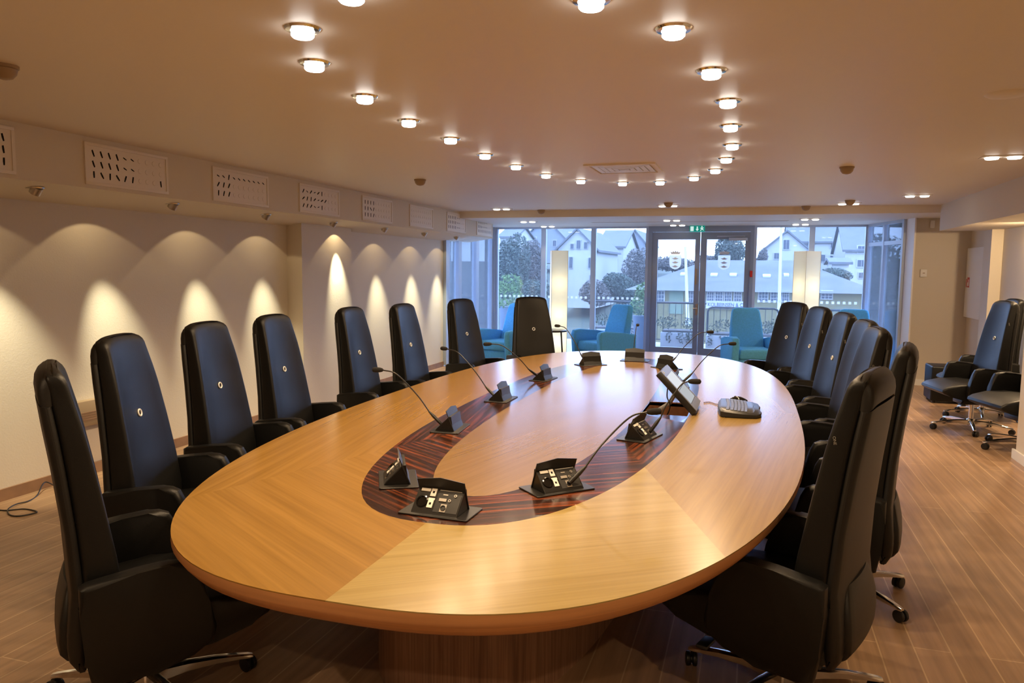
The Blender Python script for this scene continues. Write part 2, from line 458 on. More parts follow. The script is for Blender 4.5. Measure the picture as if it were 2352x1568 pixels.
window(1, (-4.93, 11.75), (-4.80, YW), 0.02, CZ2, 'tall side window left of the corner, three narrow lights', posts=(0.55, 1.30), fw=0.13, depth=0.12)
xs = [(-4.71, -3.76), (-3.76, -2.81), (-2.81, -1.81)]
labs = ['tall window bay in the left corner of the glass wall', 'tall window bay behind the left floor lamp', 'tall window bay left of the double glass door']
for i, (a, b) in enumerate(xs):
    window(2 + i, (a, YW), (b, YW), 0.02, CZ2, labs[i], dots=1.13, fw=0.045)
window(5, (0.0, YW), (0.93, YW), 0.02, CZ2, 'tall window bay right of the double glass door', dots=1.13, fw=0.045)
window(6, (0.93, YW), (1.80, YW), 0.02, CZ2, 'tall window bay in the right corner of the glass wall', dots=1.13, fw=0.045)
window(7, (1.82, YW - 0.03), (2.13, 12.46), 0.02, CZ2, 'side window right of the corner with a transom over a glazed door', posts=(0.66,), rails=(2.10,), fw=0.06)
bm = nb(); add_box(bm, (-4.83, YW - 0.08, 0), (-4.71, YW + 0.08, CZ2)); add_box(bm, (1.78, YW - 0.07, 0), (1.84, YW + 0.07, CZ2))
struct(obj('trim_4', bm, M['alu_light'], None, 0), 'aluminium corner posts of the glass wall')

# double door
bm = nb()
Zd = 2.40
add_box(bm, (-1.81, YW - 0.05, 0), (-1.745, YW + 0.06, Zd)); add_box(bm, (-0.06, YW - 0.05, 0), (0.0, YW + 0.06, Zd))
add_box(bm, (-1.745, YW - 0.05, Zd - 0.07), (-0.06, YW + 0.06, Zd)); add_box(bm, (-1.81, YW - 0.045, Zd), (0, YW + 0.05, CZ2))
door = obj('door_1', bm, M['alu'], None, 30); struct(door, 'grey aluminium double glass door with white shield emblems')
def crest(parent, cx, cz):
    bm = nb()
    y = YW - 0.010
    pts = [(-0.105, 0.12), (0.105, 0.12), (0.105, -0.03), (0.09, -0.085), (0.05, -0.12), (0, -0.135), (-0.05, -0.12), (-0.09, -0.085), (-0.105, -0.03)]
    bm.faces.new([bm.verts.new((cx + p[0], y, cz + p[1])) for p in pts])
    o = obj('shield_emblem', bm, M['frost'], parent, 0); o['label'] = 'white shield film with three boats under a crown'
    bm = nb()
    for k in range(3):
        zc = cz + 0.07 - k*0.07
        pts = [(cx - 0.062, zc - 0.006), (cx - 0.02, zc - 0.028), (cx + 0.02, zc - 0.028), (cx + 0.062, zc - 0.006), (cx + 0.028, zc - 0.002), (cx, zc + 0.014), (cx - 0.028, zc - 0.002)]
        add_prism(bm, pts, y - 0.0035, y - 0.002, axis='y')
    obj('boat_marks', bm, M['film_grey'], o, 0)
    bm = nb()
    cr = [(-0.075, 0.135), (0.075, 0.135), (0.088, 0.185), (0.055, 0.17), (0.04, 0.195), (0.02, 0.175), (0, 0.20), (-0.02, 0.175), (-0.04, 0.195), (-0.055, 0.17), (-0.088, 0.185)]
    add_prism(bm, [(cx + a, cz + b) for a, b in cr], y - 0.002, y, axis='y')
    obj('crown_mark', bm, M['film_grey'], o, 0)
for side, (a, b) in enumerate([(-1.745, -0.905), (-0.895, -0.06)]):
    bm = nb(); st = 0.105; y0, y1 = YW - 0.035, YW + 0.03
    zt = Zd - 0.075
    add_box(bm, (a, y0, 0.01), (a + st, y1, zt)); add_box(bm, (b - st*0.8, y0, 0.01), (b, y1, zt))
    add_box(bm, (a + st, y0, 0.01), (b - st*0.8, y1, 0.27)); add_box(bm, (a + st, y0, zt - 0.13), (b - st*0.8, y1, zt))
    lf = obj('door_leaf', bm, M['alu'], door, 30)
    bm = nb(); add_box(bm, (a + st - 0.01, YW - 0.006, 0.26), (b - st*0.8 + 0.01, YW + 0.006, zt - 0.12))
    obj('pane', bm, M['glass'], lf, 0)
    crest(door, -1.33 if side == 0 else -0.49, 1.80)
bm = nb(); add_box(bm, (-0.62, YW - 0.075, 2.24), (-0.15, YW - 0.05, 2.255)); add_box(bm, (-0.42, YW - 0.10, 2.17), (-0.11, YW - 0.04, 2.225), bevel=0.006)
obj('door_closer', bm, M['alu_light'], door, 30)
bm = nb(); add_tube(bm, [(-0.93, YW - 0.04, 0.98), (-0.93, YW - 0.085, 0.98), (-0.99, YW - 0.085, 0.98)], 0.010, 8); add_box(bm, (-0.95, YW - 0.045, 0.86), (-0.91, YW - 0.034, 1.06))
obj('door_handle', bm, M['steel'], door, 30)
bm = nb(); add_box(bm, (-0.975, YW - 0.045, 1.40), (-0.945, YW - 0.034, 1.68))
obj('push_plate', bm, M['taupe'], door, 30)
# call point and exit sign
t = thing('call_point', 'small red emergency push button on the right door post', 'button', (-0.03, YW - 0.05, 1.60))
bm = nb(); add_box(bm, (-0.022, -0.03, -0.055), (0.022, 0, 0.055), bevel=0.006); obj('housing', bm, M['red'], t)
t = thing('exit_sign', 'green and white emergency exit sign above the double glass door', 'sign', (-0.955, YW - 0.16, 2.375))
bm = nb(); add_box(bm, (-0.13, -0.015, -0.055), (0.13, 0.015, 0.055), bevel=0.004); obj('sign_body', bm, M['green'], t)
bm = nb()
yf = -0.0165
add_prism(bm, [(-0.115, -0.04), (-0.06, -0.04), (-0.06, 0.04), (-0.115, 0.04)], yf, yf + 0.001, 'y')
add_prism(bm, [(-0.010, -0.005), (-0.010, 0.038), (0.012, 0.038), (0.012, -0.005), (0.028, -0.005), (0.001, -0.042), (-0.026, -0.005)], yf, yf + 0.001, 'y')
add_prism(bm, [(0.05, -0.035), (0.062, -0.04), (0.078, -0.012), (0.098, -0.028), (0.118, -0.03), (0.1, -0.012), (0.09, 0.008), (0.112, 0.006), (0.112, 0.016), (0.085, 0.022), (0.065, 0.022), (0.05, 0.005), (0.056, 0), (0.068, 0.01), (0.066, -0.01)], yf, yf + 0.001, 'y')
add_prism(bm, [(0.08 + 0.011*math.cos(k*PI/4), 0.036 + 0.011*math.sin(k*PI/4)) for k in range(8)], yf, yf + 0.001, 'y')
o = obj('pictogram', bm, M['signwhite'], t, 0); o['label'] = 'white doorway, down arrow and running figure'
bm = nb(); add_tube(bm, [(0, 0, 0.05), (0, 0.06, 0.055), (0, 0.1, 0.055)], 0.008, 8); obj('bracket', bm, M['alu_light'], t)

# ------------------------------------------------------------------ ceiling fittings
WARM = (1.0, 0.70, 0.40)
LT = [(695,75),(722,152),(838,228),(939,283),(1035,323),(1114,359),(1185,384),(1254,404),(1334,417),(1430,422),(1516,420),(1594,410),(1643,393),(1668,368),(1682,337),(1678,294),(1672,238),(1634,170),(1547,75),(1358,8),(807,-8)]
names = ['left side of the ceiling oval, second from the near end', 'left side of the ceiling oval, third from the near end', 'left side of the ceiling oval, fourth from the near end',
 'left side of the ceiling oval, fifth from the near end', 'left side of the ceiling oval, sixth from the near end', 'left side of the ceiling oval, seventh from the near end',
 'left side of the ceiling oval, eighth from the near end', 'left side of the ceiling oval, last before the far curve', 'far curve of the ceiling oval, first from its left', 'far curve of the ceiling oval, second from its left',
 'far curve of the ceiling oval, third from its left', 'far curve of the ceiling oval, fourth from its left', 'right side of the ceiling oval, first past the far curve', 'right side of the ceiling oval, second past the far curve',
 'right side of the ceiling oval, third past the far curve', 'right side of the ceiling oval, fourth past the far curve', 'right side of the ceiling oval, fifth past the far curve', 'right side of the ceiling oval, sixth past the far curve',
 'right side of the ceiling oval, second from the near end', 'right side of the ceiling oval, nearest and cut by the picture edge', 'left side of the ceiling oval, nearest and cut by the picture edge']
proto = None
for (px, py), nm in zip(LT, names):
    p = atz(px, py, CZ - 0.015)
    lab = 'lit downlight, ' + nm
    loc = (p.x, p.y, CZ)
    if proto is None:
        proto = thing('downlight', lab, 'ceiling light', loc, 0, 'downlights in the oval')
        bm = nb(); add_lathe(bm, [(0.040, -0.001), (0.046, -0.010), (0.062, -0.008), (0.068, 0.0)], 28, cap=False); obj('trim_ring', bm, M['chrome'], proto)
        bm = nb(); add_lathe(bm, [(0.004, -0.034), (0.036, -0.034), (0.042, -0.028), (0.042, 0.0)], 24); obj('lamp_glass', bm, M['lamp'], proto)
    else:
        dup(proto, lab, loc, 0)
    spot_light('downlight_beam', (p.x, p.y, CZ - 0.045), (0, 0, -1), 46, WARM, 150, 0.55, 0.03)

for x, y, nm in ((-2.3, 0.3, 'left'), (-0.2, -0.6, 'middle'), (1.3, 0.6, 'right')):  # added lamps out of view, lighting the near table edge and pedestal
    dup(proto, 'added fill downlight behind the viewer, ' + nm + ' one of three', (x, y, CZ), 0, 'added fill downlights behind the viewer')
    spot_light('downlight_beam', (x, y, CZ - 0.045), (0, 0, -1), 75, WARM, 150, 0.55, 0.03)
dup(proto, 'lit round downlight under the bulkhead in the alcove', (2.66, 8.6, 2.195), 0, 'downlight in the alcove')
spot_light('downlight_beam', (2.66, 8.6, 2.15), (0, 0, -1), 100, WARM, 150, 0.55, 0.03)
dup(proto, 'lit round downlight deep under the alcove bulkhead, by the pier', (2.86, 9.30, 2.195), 0, 'downlight in the alcove')
spot_light('downlight_beam', (2.86, 9.30, 2.15), (-0.35, 0.5, -1), 125, WARM, 160, 0.4, 0.03)
# wall-washing spots under the left bulkhead
SP = [(65,433),(390,470),(607,492),(766,510),(887,524),(982,536),(1052,543)]
slab = ['beyond the left picture edge', 'nearest one in the picture', 'second in the picture from the near end', 'third from the near end', 'fourth from the near end', 'fifth from the near end', 'sixth from the near end', 'last before the windows']
proto = None
CORE = [3.98, 4.91, 5.96, 6.92, 8.15, 9.45, 10.55, 11.5]
for i, sl in enumerate(slab):
    y = 2.665 + i*1.255; x = -4.58; z = ZB - 0.08*(XB - x)/(XB - XL)
    lab = 'small tilted steel spotlight under the left bulkhead, ' + sl
    if proto is None:
        proto = thing('wall_spotlight', lab, 'spotlight', (x, y, z), 0, 'spotlights under the left bulkhead')
        bm = nb(); add_lathe(bm, [(0.03, -0.006), (0.055, -0.006), (0.058, 0.004)], 20); obj('ring', bm, M['steel'], proto)
        bm = nb(); mt = Matrix.Translation((0.012, 0, -0.012)) @ Matrix.Rotation(math.radians(38), 4, 'Y'); add_lathe(bm, [(0.030, -0.034), (0.036, -0.03), (0.034, 0.02)], 18, mt, True); obj('lamp_head', bm, M['steel'], proto)
    else:
        dup(proto, lab, (x, y, z), 0)
    dy = (CORE[i] - y)
    aim = (-0.22, dy*0.25, -1); yl = y + dy*0.7
    spot_light('wall_spot_core', (x, yl, z - 0.06), aim, 170, (1.0, 0.90, 0.62), 42, 0.95, 0.008)
    spot_light('wall_spot_spill', (x, yl, z - 0.06), (-0.3, dy*0.1, -1), 4.0, (1.0, 0.74, 0.40), 110, 0.12, 0.006)

# twin spots near the window zone
TW = [((-3.57, 10.73), CZ, 'above the step in the ceiling at its left end'), ((-3.58, 12.15), CZ2, 'in the lower ceiling, left pair nearer the room'), ((-3.6, 13.5), CZ2, 'in the lower ceiling, left pair against the glass'),
      ((-1.14, 10.62), CZ, 'in front of the step, behind the middle detector'), ((-1.24, 12.15), CZ2, 'in the lower ceiling, middle pair nearer the room'), ((-1.27, 13.45), CZ2, 'in the lower ceiling, middle pair by the exit sign'),
      ((1.14, 10.72), CZ, 'in front of the step, beside the right detector'), ((0.78, 12.2), CZ2, 'in the lower ceiling, right pair nearer the room'), ((0.72, 13.5), CZ2, 'in the lower ceiling, right pair against the glass'),
      ((1.76, 9.78), CZ, 'near the alcove bulkhead, farther one'), ((1.77, 6.68), CZ, 'near the alcove bulkhead, nearer one')]
proto = None
for (x, y), zc, nm in TW:
    lab = 'twin spotlight recessed ' + nm
    if proto is None:
        proto = thing('twin_spotlight', lab, 'ceiling light', (x, y, zc), 0, 'twin recessed spotlights')
        bm = nb(); add_box(bm, (-0.15, -0.075, -0.006), (0.15, 0.075, 0.0), bevel=0.003); obj('frame', bm, M['grille'], proto)
        for sx in (-0.075, 0.075):
            bm = nb(); add_lathe(bm, [(0.003, -0.020), (0.044, -0.020), (0.050, -0.006)], 20, Matrix.Translation((sx, 0, 0))); obj('lamp', bm, M['lamp_small'], proto)
    else:
        dup(proto, lab, (x, y, zc), 0)
    if y < 11: spot_light('twin_spot_beam', (x, y, zc - 0.03), (0, 0, -1), 130 if x > 1.5 else 35, WARM, 100, 0.5, 0.03)
    else: spot_light('twin_spot_beam', (x, y, zc - 0.03), (0, 0, -1), 12, WARM, 100, 0.5, 0.03)

# detectors
DT = [((-3.21, 7.06), CZ, 'round smoke detector on the ceiling left of the oval of downlights'), ((0.72, 7.03), CZ, 'round smoke detector on the ceiling right of the oval of downlights'),
      ((-1.09, 10.2), CZ, 'round smoke detector before the ceiling step, at its middle'), ((1.11, 10.3), CZ, 'round smoke detector before the ceiling step, at its right'),
      ((-3.06, 11.08), CZ, 'round detector tucked against the step near the air grilles'), ((0.65, 11.08), CZ, 'round detector tucked against the ceiling step right of its middle'),
      ((-3.22, 2.63), CZ, 'round detector on the ceiling, cut by the left picture edge')]
proto = None
for (x, y), zc, lab in DT:
    if proto is None:
        proto = thing('smoke_detector', lab, 'smoke detector', (x, y, zc), 0, 'ceiling detectors')
        bm = nb(); add_lathe(bm, [(0.052, -0.016), (0.06, -0.012), (0.06, 0)], 24); obj('base', bm, M['taupe'], proto)
        bm = nb(); add_lathe(bm, [(0.01, -0.062), (0.034, -0.055), (0.050, -0.036), (0.055, -0.016)], 24); obj('dome', bm, M['taupe'], proto)
    else:
        dup(proto, lab, (x, y, zc), 0)
t = thing('ceiling_speaker', 'flat round cover plate on the ceiling at the right picture edge', 'ceiling plate', (1.16, 4.38, CZ))
bm = nb(); add_lathe(bm, [(0.02, -0.012), (0.085, -0.010), (0.10, 0)], 32); obj('cover', bm, M['ceiling'], t)
# ceiling vent
t = thing('ceiling_vent', 'square white air vent in the ceiling inside the oval of downlights', 'vent', (-1.10, 6.68, CZ))
bm = nb()
for a, b in (((-0.30, -0.30), (0.30, -0.26)), ((-0.30, 0.26), (0.30, 0.30)), ((-0.30, -0.26), (-0.26, 0.26)), ((0.26, -0.26), (0.30, 0.26))):
    add_box(bm, (a[0], a[1], -0.012), (b[0], b[1], 0))
obj('frame', bm, M['grille'], t, 0)
bm = nb()
for k in range(5):
    s = 0.25 - k*0.05
    for q in range(4):
        mt = Matrix.Rotation(q*PI/2, 4, 'Z')
        add_prism(bm, [(-s, s - 0.008), (s, s - 0.008), (s - 0.045, s - 0.05), (-s + 0.045, s - 0.05)], -0.010 - 0.001*k, -0.006 - 0.001*k, 'z', mat=mt)
obj('diffuser', bm, pbr('pale_diffuser', (0.85, 0.86, 0.88, 1), 0.35), t, 0)

t = thing('linear_diffuser', 'thin dark linear air slot in the lower ceiling before the glass wall', 'vent', (-1.05, 12.55, CZ2))
bm = nb(); add_box(bm, (-1.55, -0.022, -0.004), (1.55, 0.022, 0)); obj('frame', bm, M['grille'], t, 0)
bm = nb(); add_box(bm, (-1.53, -0.009, -0.0055), (1.53, 0.009, -0.004)); obj('slot', bm, M['base'], t, 0)

# ------------------------------------------------------------------ air grilles on the left bulkhead
GP = [[(-1,-1,-1,-1,-1,-1,-1,-1,-1,-1)]*3]
random.seed(3)
def grille_rows(kind):
    n = 10
    if kind == 0: return [[28]*4 + [75]*2 + [None]*4]*2 + [[8, 38, 4, 45, -15, -4, None, None, None, 14]]
    if kind == 1: return [[80, 70, -8] + [72]*7, [-30, -12, -24] + [None]*7, [2, -12, -18] + [None]*7]
    if kind == 2: return [[-30, 70, -40, -60, -50, 4] + [None]*4, [-50, -20, -5, -50, -60, -55, -40] + [None]*3, [-30, -25, -40, 75, -60, 4] + [None]*4]
    if kind == 3: return [[5, 6, 5, 8] + [None]*6, [4, 5, 50, -12] + [None]*6, [5, 8, 6, -18] + [None]*6]
    if kind == 4: return [[None]*10]*3
    if kind == 5: return [[15, 12, 10, 20, 12, 60, 70] + [None]*3]*3
    if kind == 6: return [[20, 40, 30, 20, 30, 70, 70] + [None]*3, [12, 20, 50, 60, 70, 60, 60] + [None]*3, [15]*10]
    return [[24, 20, 18]*3 + [20], [14]*10, [6]*10]
ord_ = ['nearest and cut by the left picture edge', 'second from the near end', 'third from the near end', 'fourth from the near end', 'fifth from the near end', 'sixth from the near end, without dark slots', 'seventh from the near end', 'last one by the window corner']
for i in range(8):
    y0 = 2.87 + i*1.30; w = 0.78
    t = thing('air_grille', 'white rectangular air grille on the left bulkhead, ' + ord_[i], 'air grille', (XB, y0, 2.205), 0, 'air grilles on the left bulkhead')
    h = 0.29
    bm = nb()
    add_box(bm, (0, 0, 0), (0.012, w, 0.022), bevel=0.002); add_box(bm, (0, 0, h - 0.022), (0.012, w, h), bevel=0.002)
    add_box(bm, (0, 0, 0.022), (0.012, 0.022, h - 0.022)); add_box(bm, (0, w - 0.022, 0.022), (0.012, w, h - 0.022))
    obj('frame', bm, M['grille'], t, 30)
    bg = nb(); add_box(bg, (0, 0.022, 0.022), (0.006, w - 0.022, h - 0.022))
    kind = [7, 0, 1, 2, 3, 4, 5, 6][i]
    bd = nb(); nd = ng = 0
    for r, row in enumerate(grille_rows(kind)):
        for c_, a in enumerate(row):
            y = 0.075 + c_*0.070; z = h - 0.072 - r*0.073
            if a is None:
                mt = Matrix.Translation((0.006, y, z))
                ringp = [(0.018*math.cos(k*PI/6), 0.018*math.sin(k*PI/6)) for k in range(12)]
                add_prism(bg, ringp, 0, 0.003, 'x', mat=mt, bevel=0.0012, seg=1); ng += 1
            else:
                L = 0.023 if abs(a) < 60 else 0.016; wd = 0.0052 if abs(a) < 60 else 0.003
                mt = Matrix.Translation((0.006, y, z)) @ Matrix.Rotation(math.radians(a), 4, 'X')
                add_prism(bd, [(-wd - 0.003, -L), (wd - 0.004, -L), (wd, 0), (wd + 0.002, L), (-wd + 0.001, L), (-wd - 0.003, 0)], 0, 0.0015, 'x', mat=mt); nd += 1
    if nd: obj('slot_pattern', bd, M['dark'], t, 0)
    else: bd.free()
    obj('plate', bg, M['grille'], t, 40)

# ------------------------------------------------------------------ alcove fittings
t = thing('hose_cabinet', 'white wall cabinet with a red fire hose pictogram in the alcove', 'cabinet', (XA - 0.004, 11.86, 1.5))
bm = nb(); add_box(bm, (-0.05, -0.40, -0.47), (0, 0.43, 0.50), bevel=0.004); obj('cabinet_door', bm, M['white'], t)
bm = nb()
add_box(bm, (-0.052, 0.22, -0.05), (-0.0505, 0.33, 0.09)); add_box(bm, (-0.052, 0.36, -0.05), (-0.0505, 0.39, 0.07))
obj('pictogram', bm, M['red'], t, 0)
bm = nb(); add_box(bm, (-0.0535, 0.24, -0.03), (-0.052, 0.268, 0.06)); add_box(bm, (-0.0535, 0.285, -0.03), (-0.052, 0.312, 0.02)); obj('pictogram_marks', bm, M['white'], t, 0)
bm = nb(); add_box(bm, (-0.045, -0.42, 0.36), (0, -0.402, 0.46)); add_box(bm, (-0.045, -0.42, -0.42), (0, -0.402, -0.34)); obj('hinges', bm, M['blackp'], t, 0)
t = thing('motion_detector', 'small white motion sensor high on the beige wall stub', 'sensor', at(2141, 515, 12.35))
bm = nb(); add_box(bm, (-0.03, -0.05, -0.055), (0.03, 0, 0.055), bevel=0.014, seg=3); obj('housing', bm, M['white'], t)
t = thing('wall_plate', 'small square white plate on the beige wall stub', 'switch', at(2121, 627, 12.35))
bm = nb(); add_box(bm, (-0.045, -0.025, -0.055), (0.045, 0, 0.055), bevel=0.006); obj('housing', bm, M['white'], t)  # square plate of unknown use
bm = nb(); add_box(bm, (-0.015, -0.028, -0.006), (0.015, -0.025, 0.006)); obj('display', bm, M['taupe'], t)
t = thing('cube_stool', 'black upholstered cube stool in front of the beige wall stub', 'stool', (2.42, 10.9, 0))
bm = nb(); add_box(bm, (-0.21, -0.21, 0.03), (0.21, 0.21, 0.47), bevel=0.018, seg=3); obj('body', bm, M['leather'], t)
for sx in (-0.16, 0.16):
    for sy in (-0.16, 0.16):
        bm = nb(); add_lathe(bm, [(0.02, 0), (0.02, 0.032)], 12, Matrix.Translation((sx, sy, 0))); obj('foot', bm, M['rubber'], t)
# convector grille low on the left wall
t = thing('wall_convector', 'low wall convector behind the second chair from the near left end', 'heater', (XL, 4.45, 0.40))
bm = nb(); add_box(bm, (0, 0.0, 0.0), (0.07, 0.70, 0.20), bevel=0.006); obj('casing', bm, M['taupe'], t)
bm = nb()
for k in range(4): add_box(bm, (0.07, 0.03, 0.05 + k*0.018), (0.073, 0.67, 0.058 + k*0.018))
obj('louvres', bm, M['base'], t)
# cable on the floor
cab = [(-5.6, 3.4), (-4.95 + 0.03, 3.60), (-4.71, 3.69), (-4.72, 3.73), (-4.75, 3.80), (-4.74, 3.87), (-4.80, 3.99), (-4.925, 4.16)]
loop = [(-4.86, 3.60), (-4.78, 3.68), (-4.71, 3.70), (-4.63, 3.76), (-4.51, 3.75), (-4.49, 3.71), (-4.53, 3.64), (-4.61, 3.64), (-4.70, 3.70), (-4.75, 3.80), (-4.76, 3.90), (-4.82, 4.02), (-4.905, 4.16), (-4.86, 4.24), (-4.82, 4.40)]
bm = nb(); add_tube(bm, bez([(x, y, 0.005 + (0.05 if i == 12 else 0.008 if i in (8, 9) else 0)) for i, (x, y) in enumerate(loop)], 8), 0.0045, 8)
tag(obj('power_cable', bm, M['blackp']), 'black cable looped on the floor at the left picture edge', 'cable')

# ------------------------------------------------------------------ conference table
TC = (-1.084, 5.13)
def sup(a, b, n, th):
    c, s = math.cos(th), math.sin(th)
    r = (abs(c/a)**n + abs(s/b)**n)**(-1.0/n)
    return (TC[0] + r*c, TC[1] + r*s)
RIM = (1.396, 3.375, 2.65); EO = (0.735, 2.70, 2.49); EI = (0.428, 2.35, 2.35)
def thetas(N=240):
    # even steps along the outer rim
    dense = [2*PI*k/7200 for k in range(7201)]
    P = [sup(*RIM, t) for t in dense]
    acc = [0]
    for a, b in zip(P, P[1:]): acc.append(acc[-1] + math.hypot(b[0]-a[0], b[1]-a[1]))
    out = []; j = 0
    for k in range(N):
        s = acc[-1]*k/N
        while acc[j+1] < s: j += 1
        out.append(dense[j] + (dense[j+1]-dense[j])*(s-acc[j])/(acc[j+1]-acc[j]))
    return out
TH = thetas(240)
def rim_angle(x, y): return math.atan2(y - TC[1], x - TC[0]) % (2*PI)
seam_pts = [(0.32, 5.13), (-0.06, 2.47), (-1.084, 1.76), (-2.08, 2.42), (-2.48, 5.13), (-2.10, 7.83), (-1.084, 8.5), (-0.07, 7.83)]
SA = sorted(rim_angle(*p) for p in seam_pts)
def seg_of(th):
    th %= 2*PI
    for i in range(len(SA)):
        a, b = SA[i], SA[(i+1) % len(SA)]
        if a <= b:
            if a <= th < b: return i
        elif th >= a or th < b: return i
    return 0
# snap ring angles onto the seams
for sa in SA:
    k = min(range(len(TH)), key=lambda i: abs((TH[i] - sa + PI) % (2*PI) - PI)); TH[k] = sa
SEGDIR = []
for i in range(len(SA)):
    a = sup(*RIM, SA[i] + 1e-4); b = sup(*RIM, SA[(i+1) % len(SA)] - 1e-4)
    d = Vector((b[0]-a[0], b[1]-a[1])).normalized(); SEGDIR.append(d)
def seguv(x, y, i):
    d = SEGDIR[i]; return (x*d.x + y*d.y + i*3.7, -x*d.y + y*d.x + i*1.3)

def slab(name, outer, inner, ztop, zbot, mat, parent, seg_uv=True, dirv=None):
    """flat slab between two closed curves (inner None = full)"""
    bm = nb(); uvl = bm.loops.layers.uv.new('UVMap'); N = len(TH)
    def ringv(p, z): return [bm.verts.new((*sup(*p, t), z)) for t in TH]
    ot, ob_ = ringv(outer, ztop), ringv(outer, zbot)
    if inner: it, ib = ringv(inner, ztop), ringv(inner, zbot)
    F_ = []
    for k in range(N):
        q = (k+1) % N; sg = seg_of((TH[k] + 1e-4))
        F_.append((bm.faces.new((ob_[k], ob_[q], ot[q], ot[k])), sg))
        if inner:
            F_.append((bm.faces.new((ot[k], ot[q], it[q], it[k])), sg)); F_.append((bm.faces.new((ib[k], ib[q], ob_[q], ob_[k])), sg))
            F_.append((bm.faces.new((it[k], it[q], ib[q], ib[k])), sg))
    if not inner:
        F_.append((bm.faces.new(ot), -1)); F_.append((bm.faces.new(ob_[::-1]), -1))
    for f, sg in F_:
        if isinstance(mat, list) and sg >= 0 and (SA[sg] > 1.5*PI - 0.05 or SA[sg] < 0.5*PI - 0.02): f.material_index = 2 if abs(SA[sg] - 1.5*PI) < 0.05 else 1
        for l in f.loops:
            x, y, z = l.vert.co
            if dirv: l[uvl].uv = (x*dirv[0] + y*dirv[1], -x*dirv[1] + y*dirv[0])
            else: l[uvl].uv = seguv(x, y, sg)
            if abs(f.normal.z) < 0.5 and f.normal.length > 0: pass
    return obj(name, bm, mat, parent, 30)

table = thing('conference_table', 'large oval oak conference table with a dark ebony inlay ring', 'table', (0, 0, 0))
ZT = 0.74
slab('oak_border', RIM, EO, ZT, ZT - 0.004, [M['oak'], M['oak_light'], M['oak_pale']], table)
inlay = slab('ebony_inlay', EO, EI, ZT, ZT - 0.022, M['ebony'], table)
# centre panel in three fields
slab('centre_panel', EI, None, ZT, ZT - 0.022, M['oak_centre'], table, dirv=(0.24, 0.97))
# edge and apron
bm = nb(); uvl = bm.loops.layers.uv.new('UVMap')
prof = [(0.0, ZT - 0.004), (0.001, ZT - 0.030), (-0.012, ZT - 0.050), (-0.030, ZT - 0.072), (-0.055, ZT - 0.088), (-0.40, ZT - 0.090)]
rr = []
for off, z in prof:
    rr.append([bm.verts.new((*sup(RIM[0] + off, RIM[1] + off, RIM[2], t), z)) for t in TH])
L = 0
for k in range(len(TH)):
    q = (k+1) % len(TH); d = (rr[0][q].co - rr[0][k].co).length
    for a, b, za, zb in zip(rr, rr[1:], (0, .01, .035, .06, .09), (.01, .035, .06, .09, .4)):
        f = bm.faces.new((a[k], a[q], b[q], b[k]))
        for l, uv in zip(f.loops, ((L, za), (L + d, za), (L + d, zb), (L, zb))): l[uvl].uv = uv
    L += d
obj('table_edge', bm, M['oak_edge'], table, 50)
# dark chamfer line
# pedestal
bm = nb(); uvl = bm.loops.layers.uv.new('UVMap')
PD = (0.57, 2.62, 3.0)
pt = [bm.verts.new((*sup(*PD, t), ZT - 0.088)) for t in TH]; pb = [bm.verts.new((*sup(*PD, t), 0.0)) for t in TH]
L = 0
for k in range(len(TH)):
    q = (k+1) % len(TH); d = (pt[q].co - pt[k].co).length
    f = bm.faces.new((pb[k], pb[q], pt[q], pt[k]))
    for l, uv in zip(f.loops, ((0, L), (0, L + d), (0.65, L + d), (0.65, L))): l[uvl].uv = uv
    L += d
obj('pedestal', bm, M['walnut'], table, 40)
# recess for the monitor cut through the inlay
RX0, RX1, RY0, RY1 = -0.648, -0.36, 4.80, 5.24
cut = box('cutter', (RX0, RY0, ZT - 0.3), (RX1, RY1, ZT + 0.1), None)
md = inlay.modifiers.new('cut', 'BOOLEAN'); md.operation = 'DIFFERENCE'; md.object = cut; md.solver = 'EXACT'
dg = bpy.context.evaluated_depsgraph_get()
me = bpy.data.meshes.new_from_object(inlay.evaluated_get(dg)); inlay.modifiers.clear(); inlay.data = me
bpy.data.objects.remove(cut)
bm = nb(); t_ = 0.012; zb = ZT - 0.13
add_box(bm, (RX0 - t_, RY0 - t_, zb), (RX1 + t_, RY1 + t_, zb + t_))
add_box(bm, (RX0 - t_, RY0 - t_, zb), (RX0, RY1 + t_, ZT - 0.002)); add_box(bm, (RX1, RY0 - t_, zb), (RX1 + t_, RY1 + t_, ZT - 0.002))
add_box(bm, (RX0, RY0 - t_, zb), (RX1, RY0, ZT - 0.002)); add_box(bm, (RX0, RY1, zb), (RX1, RY1 + t_, ZT - 0.002))
o = obj('recess_tray', bm, pbr('reddish_wood', (0.20, 0.085, 0.035, 1), 0.5, var=0.2, vscale=20), table, 0); o['label'] = 'open wooden recess under the monitor'

# ------------------------------------------------------------------ chairs
def rrect(w, d0, d1, r, n=5, fill=0):
    """rounded rectangle in x (half w) and y d0..d1"""
    pts = []
    for cx, cy, a0 in ((w - r, d1 - r, 0), (-w + r, d1 - r, PI/2), (-w + r, d0 + r, PI), (w - r, d0 + r, 3*PI/2)):
        for k in range(n + 1):
            a = a0 + PI/2*k/n; pts.append((cx + r*math.cos(a), cy + r*math.sin(a)))
    if not fill: return pts
    out = []
    for i in range(len(pts)):
        a, b = pts[i], pts[(i + 1) % len(pts)]; out.append(a)
        L = abs(a[0] - b[0])
        if L > w*0.9:
            for k in range(1, fill): out.append((a[0] + (b[0] - a[0])*k/fill, a[1] + (b[1] - a[1])*k/fill))
    return out
def interp(tab, z):
    for (z0, *a), (z1, *b) in zip(tab, tab[1:]):
        if z <= z1:
            f = (z - z0)/(z1 - z0); f = max(0, min(1, f))
            return [p + (q - p)*f for p, q in zip(a, b)]
    return list(tab[-1][1:])

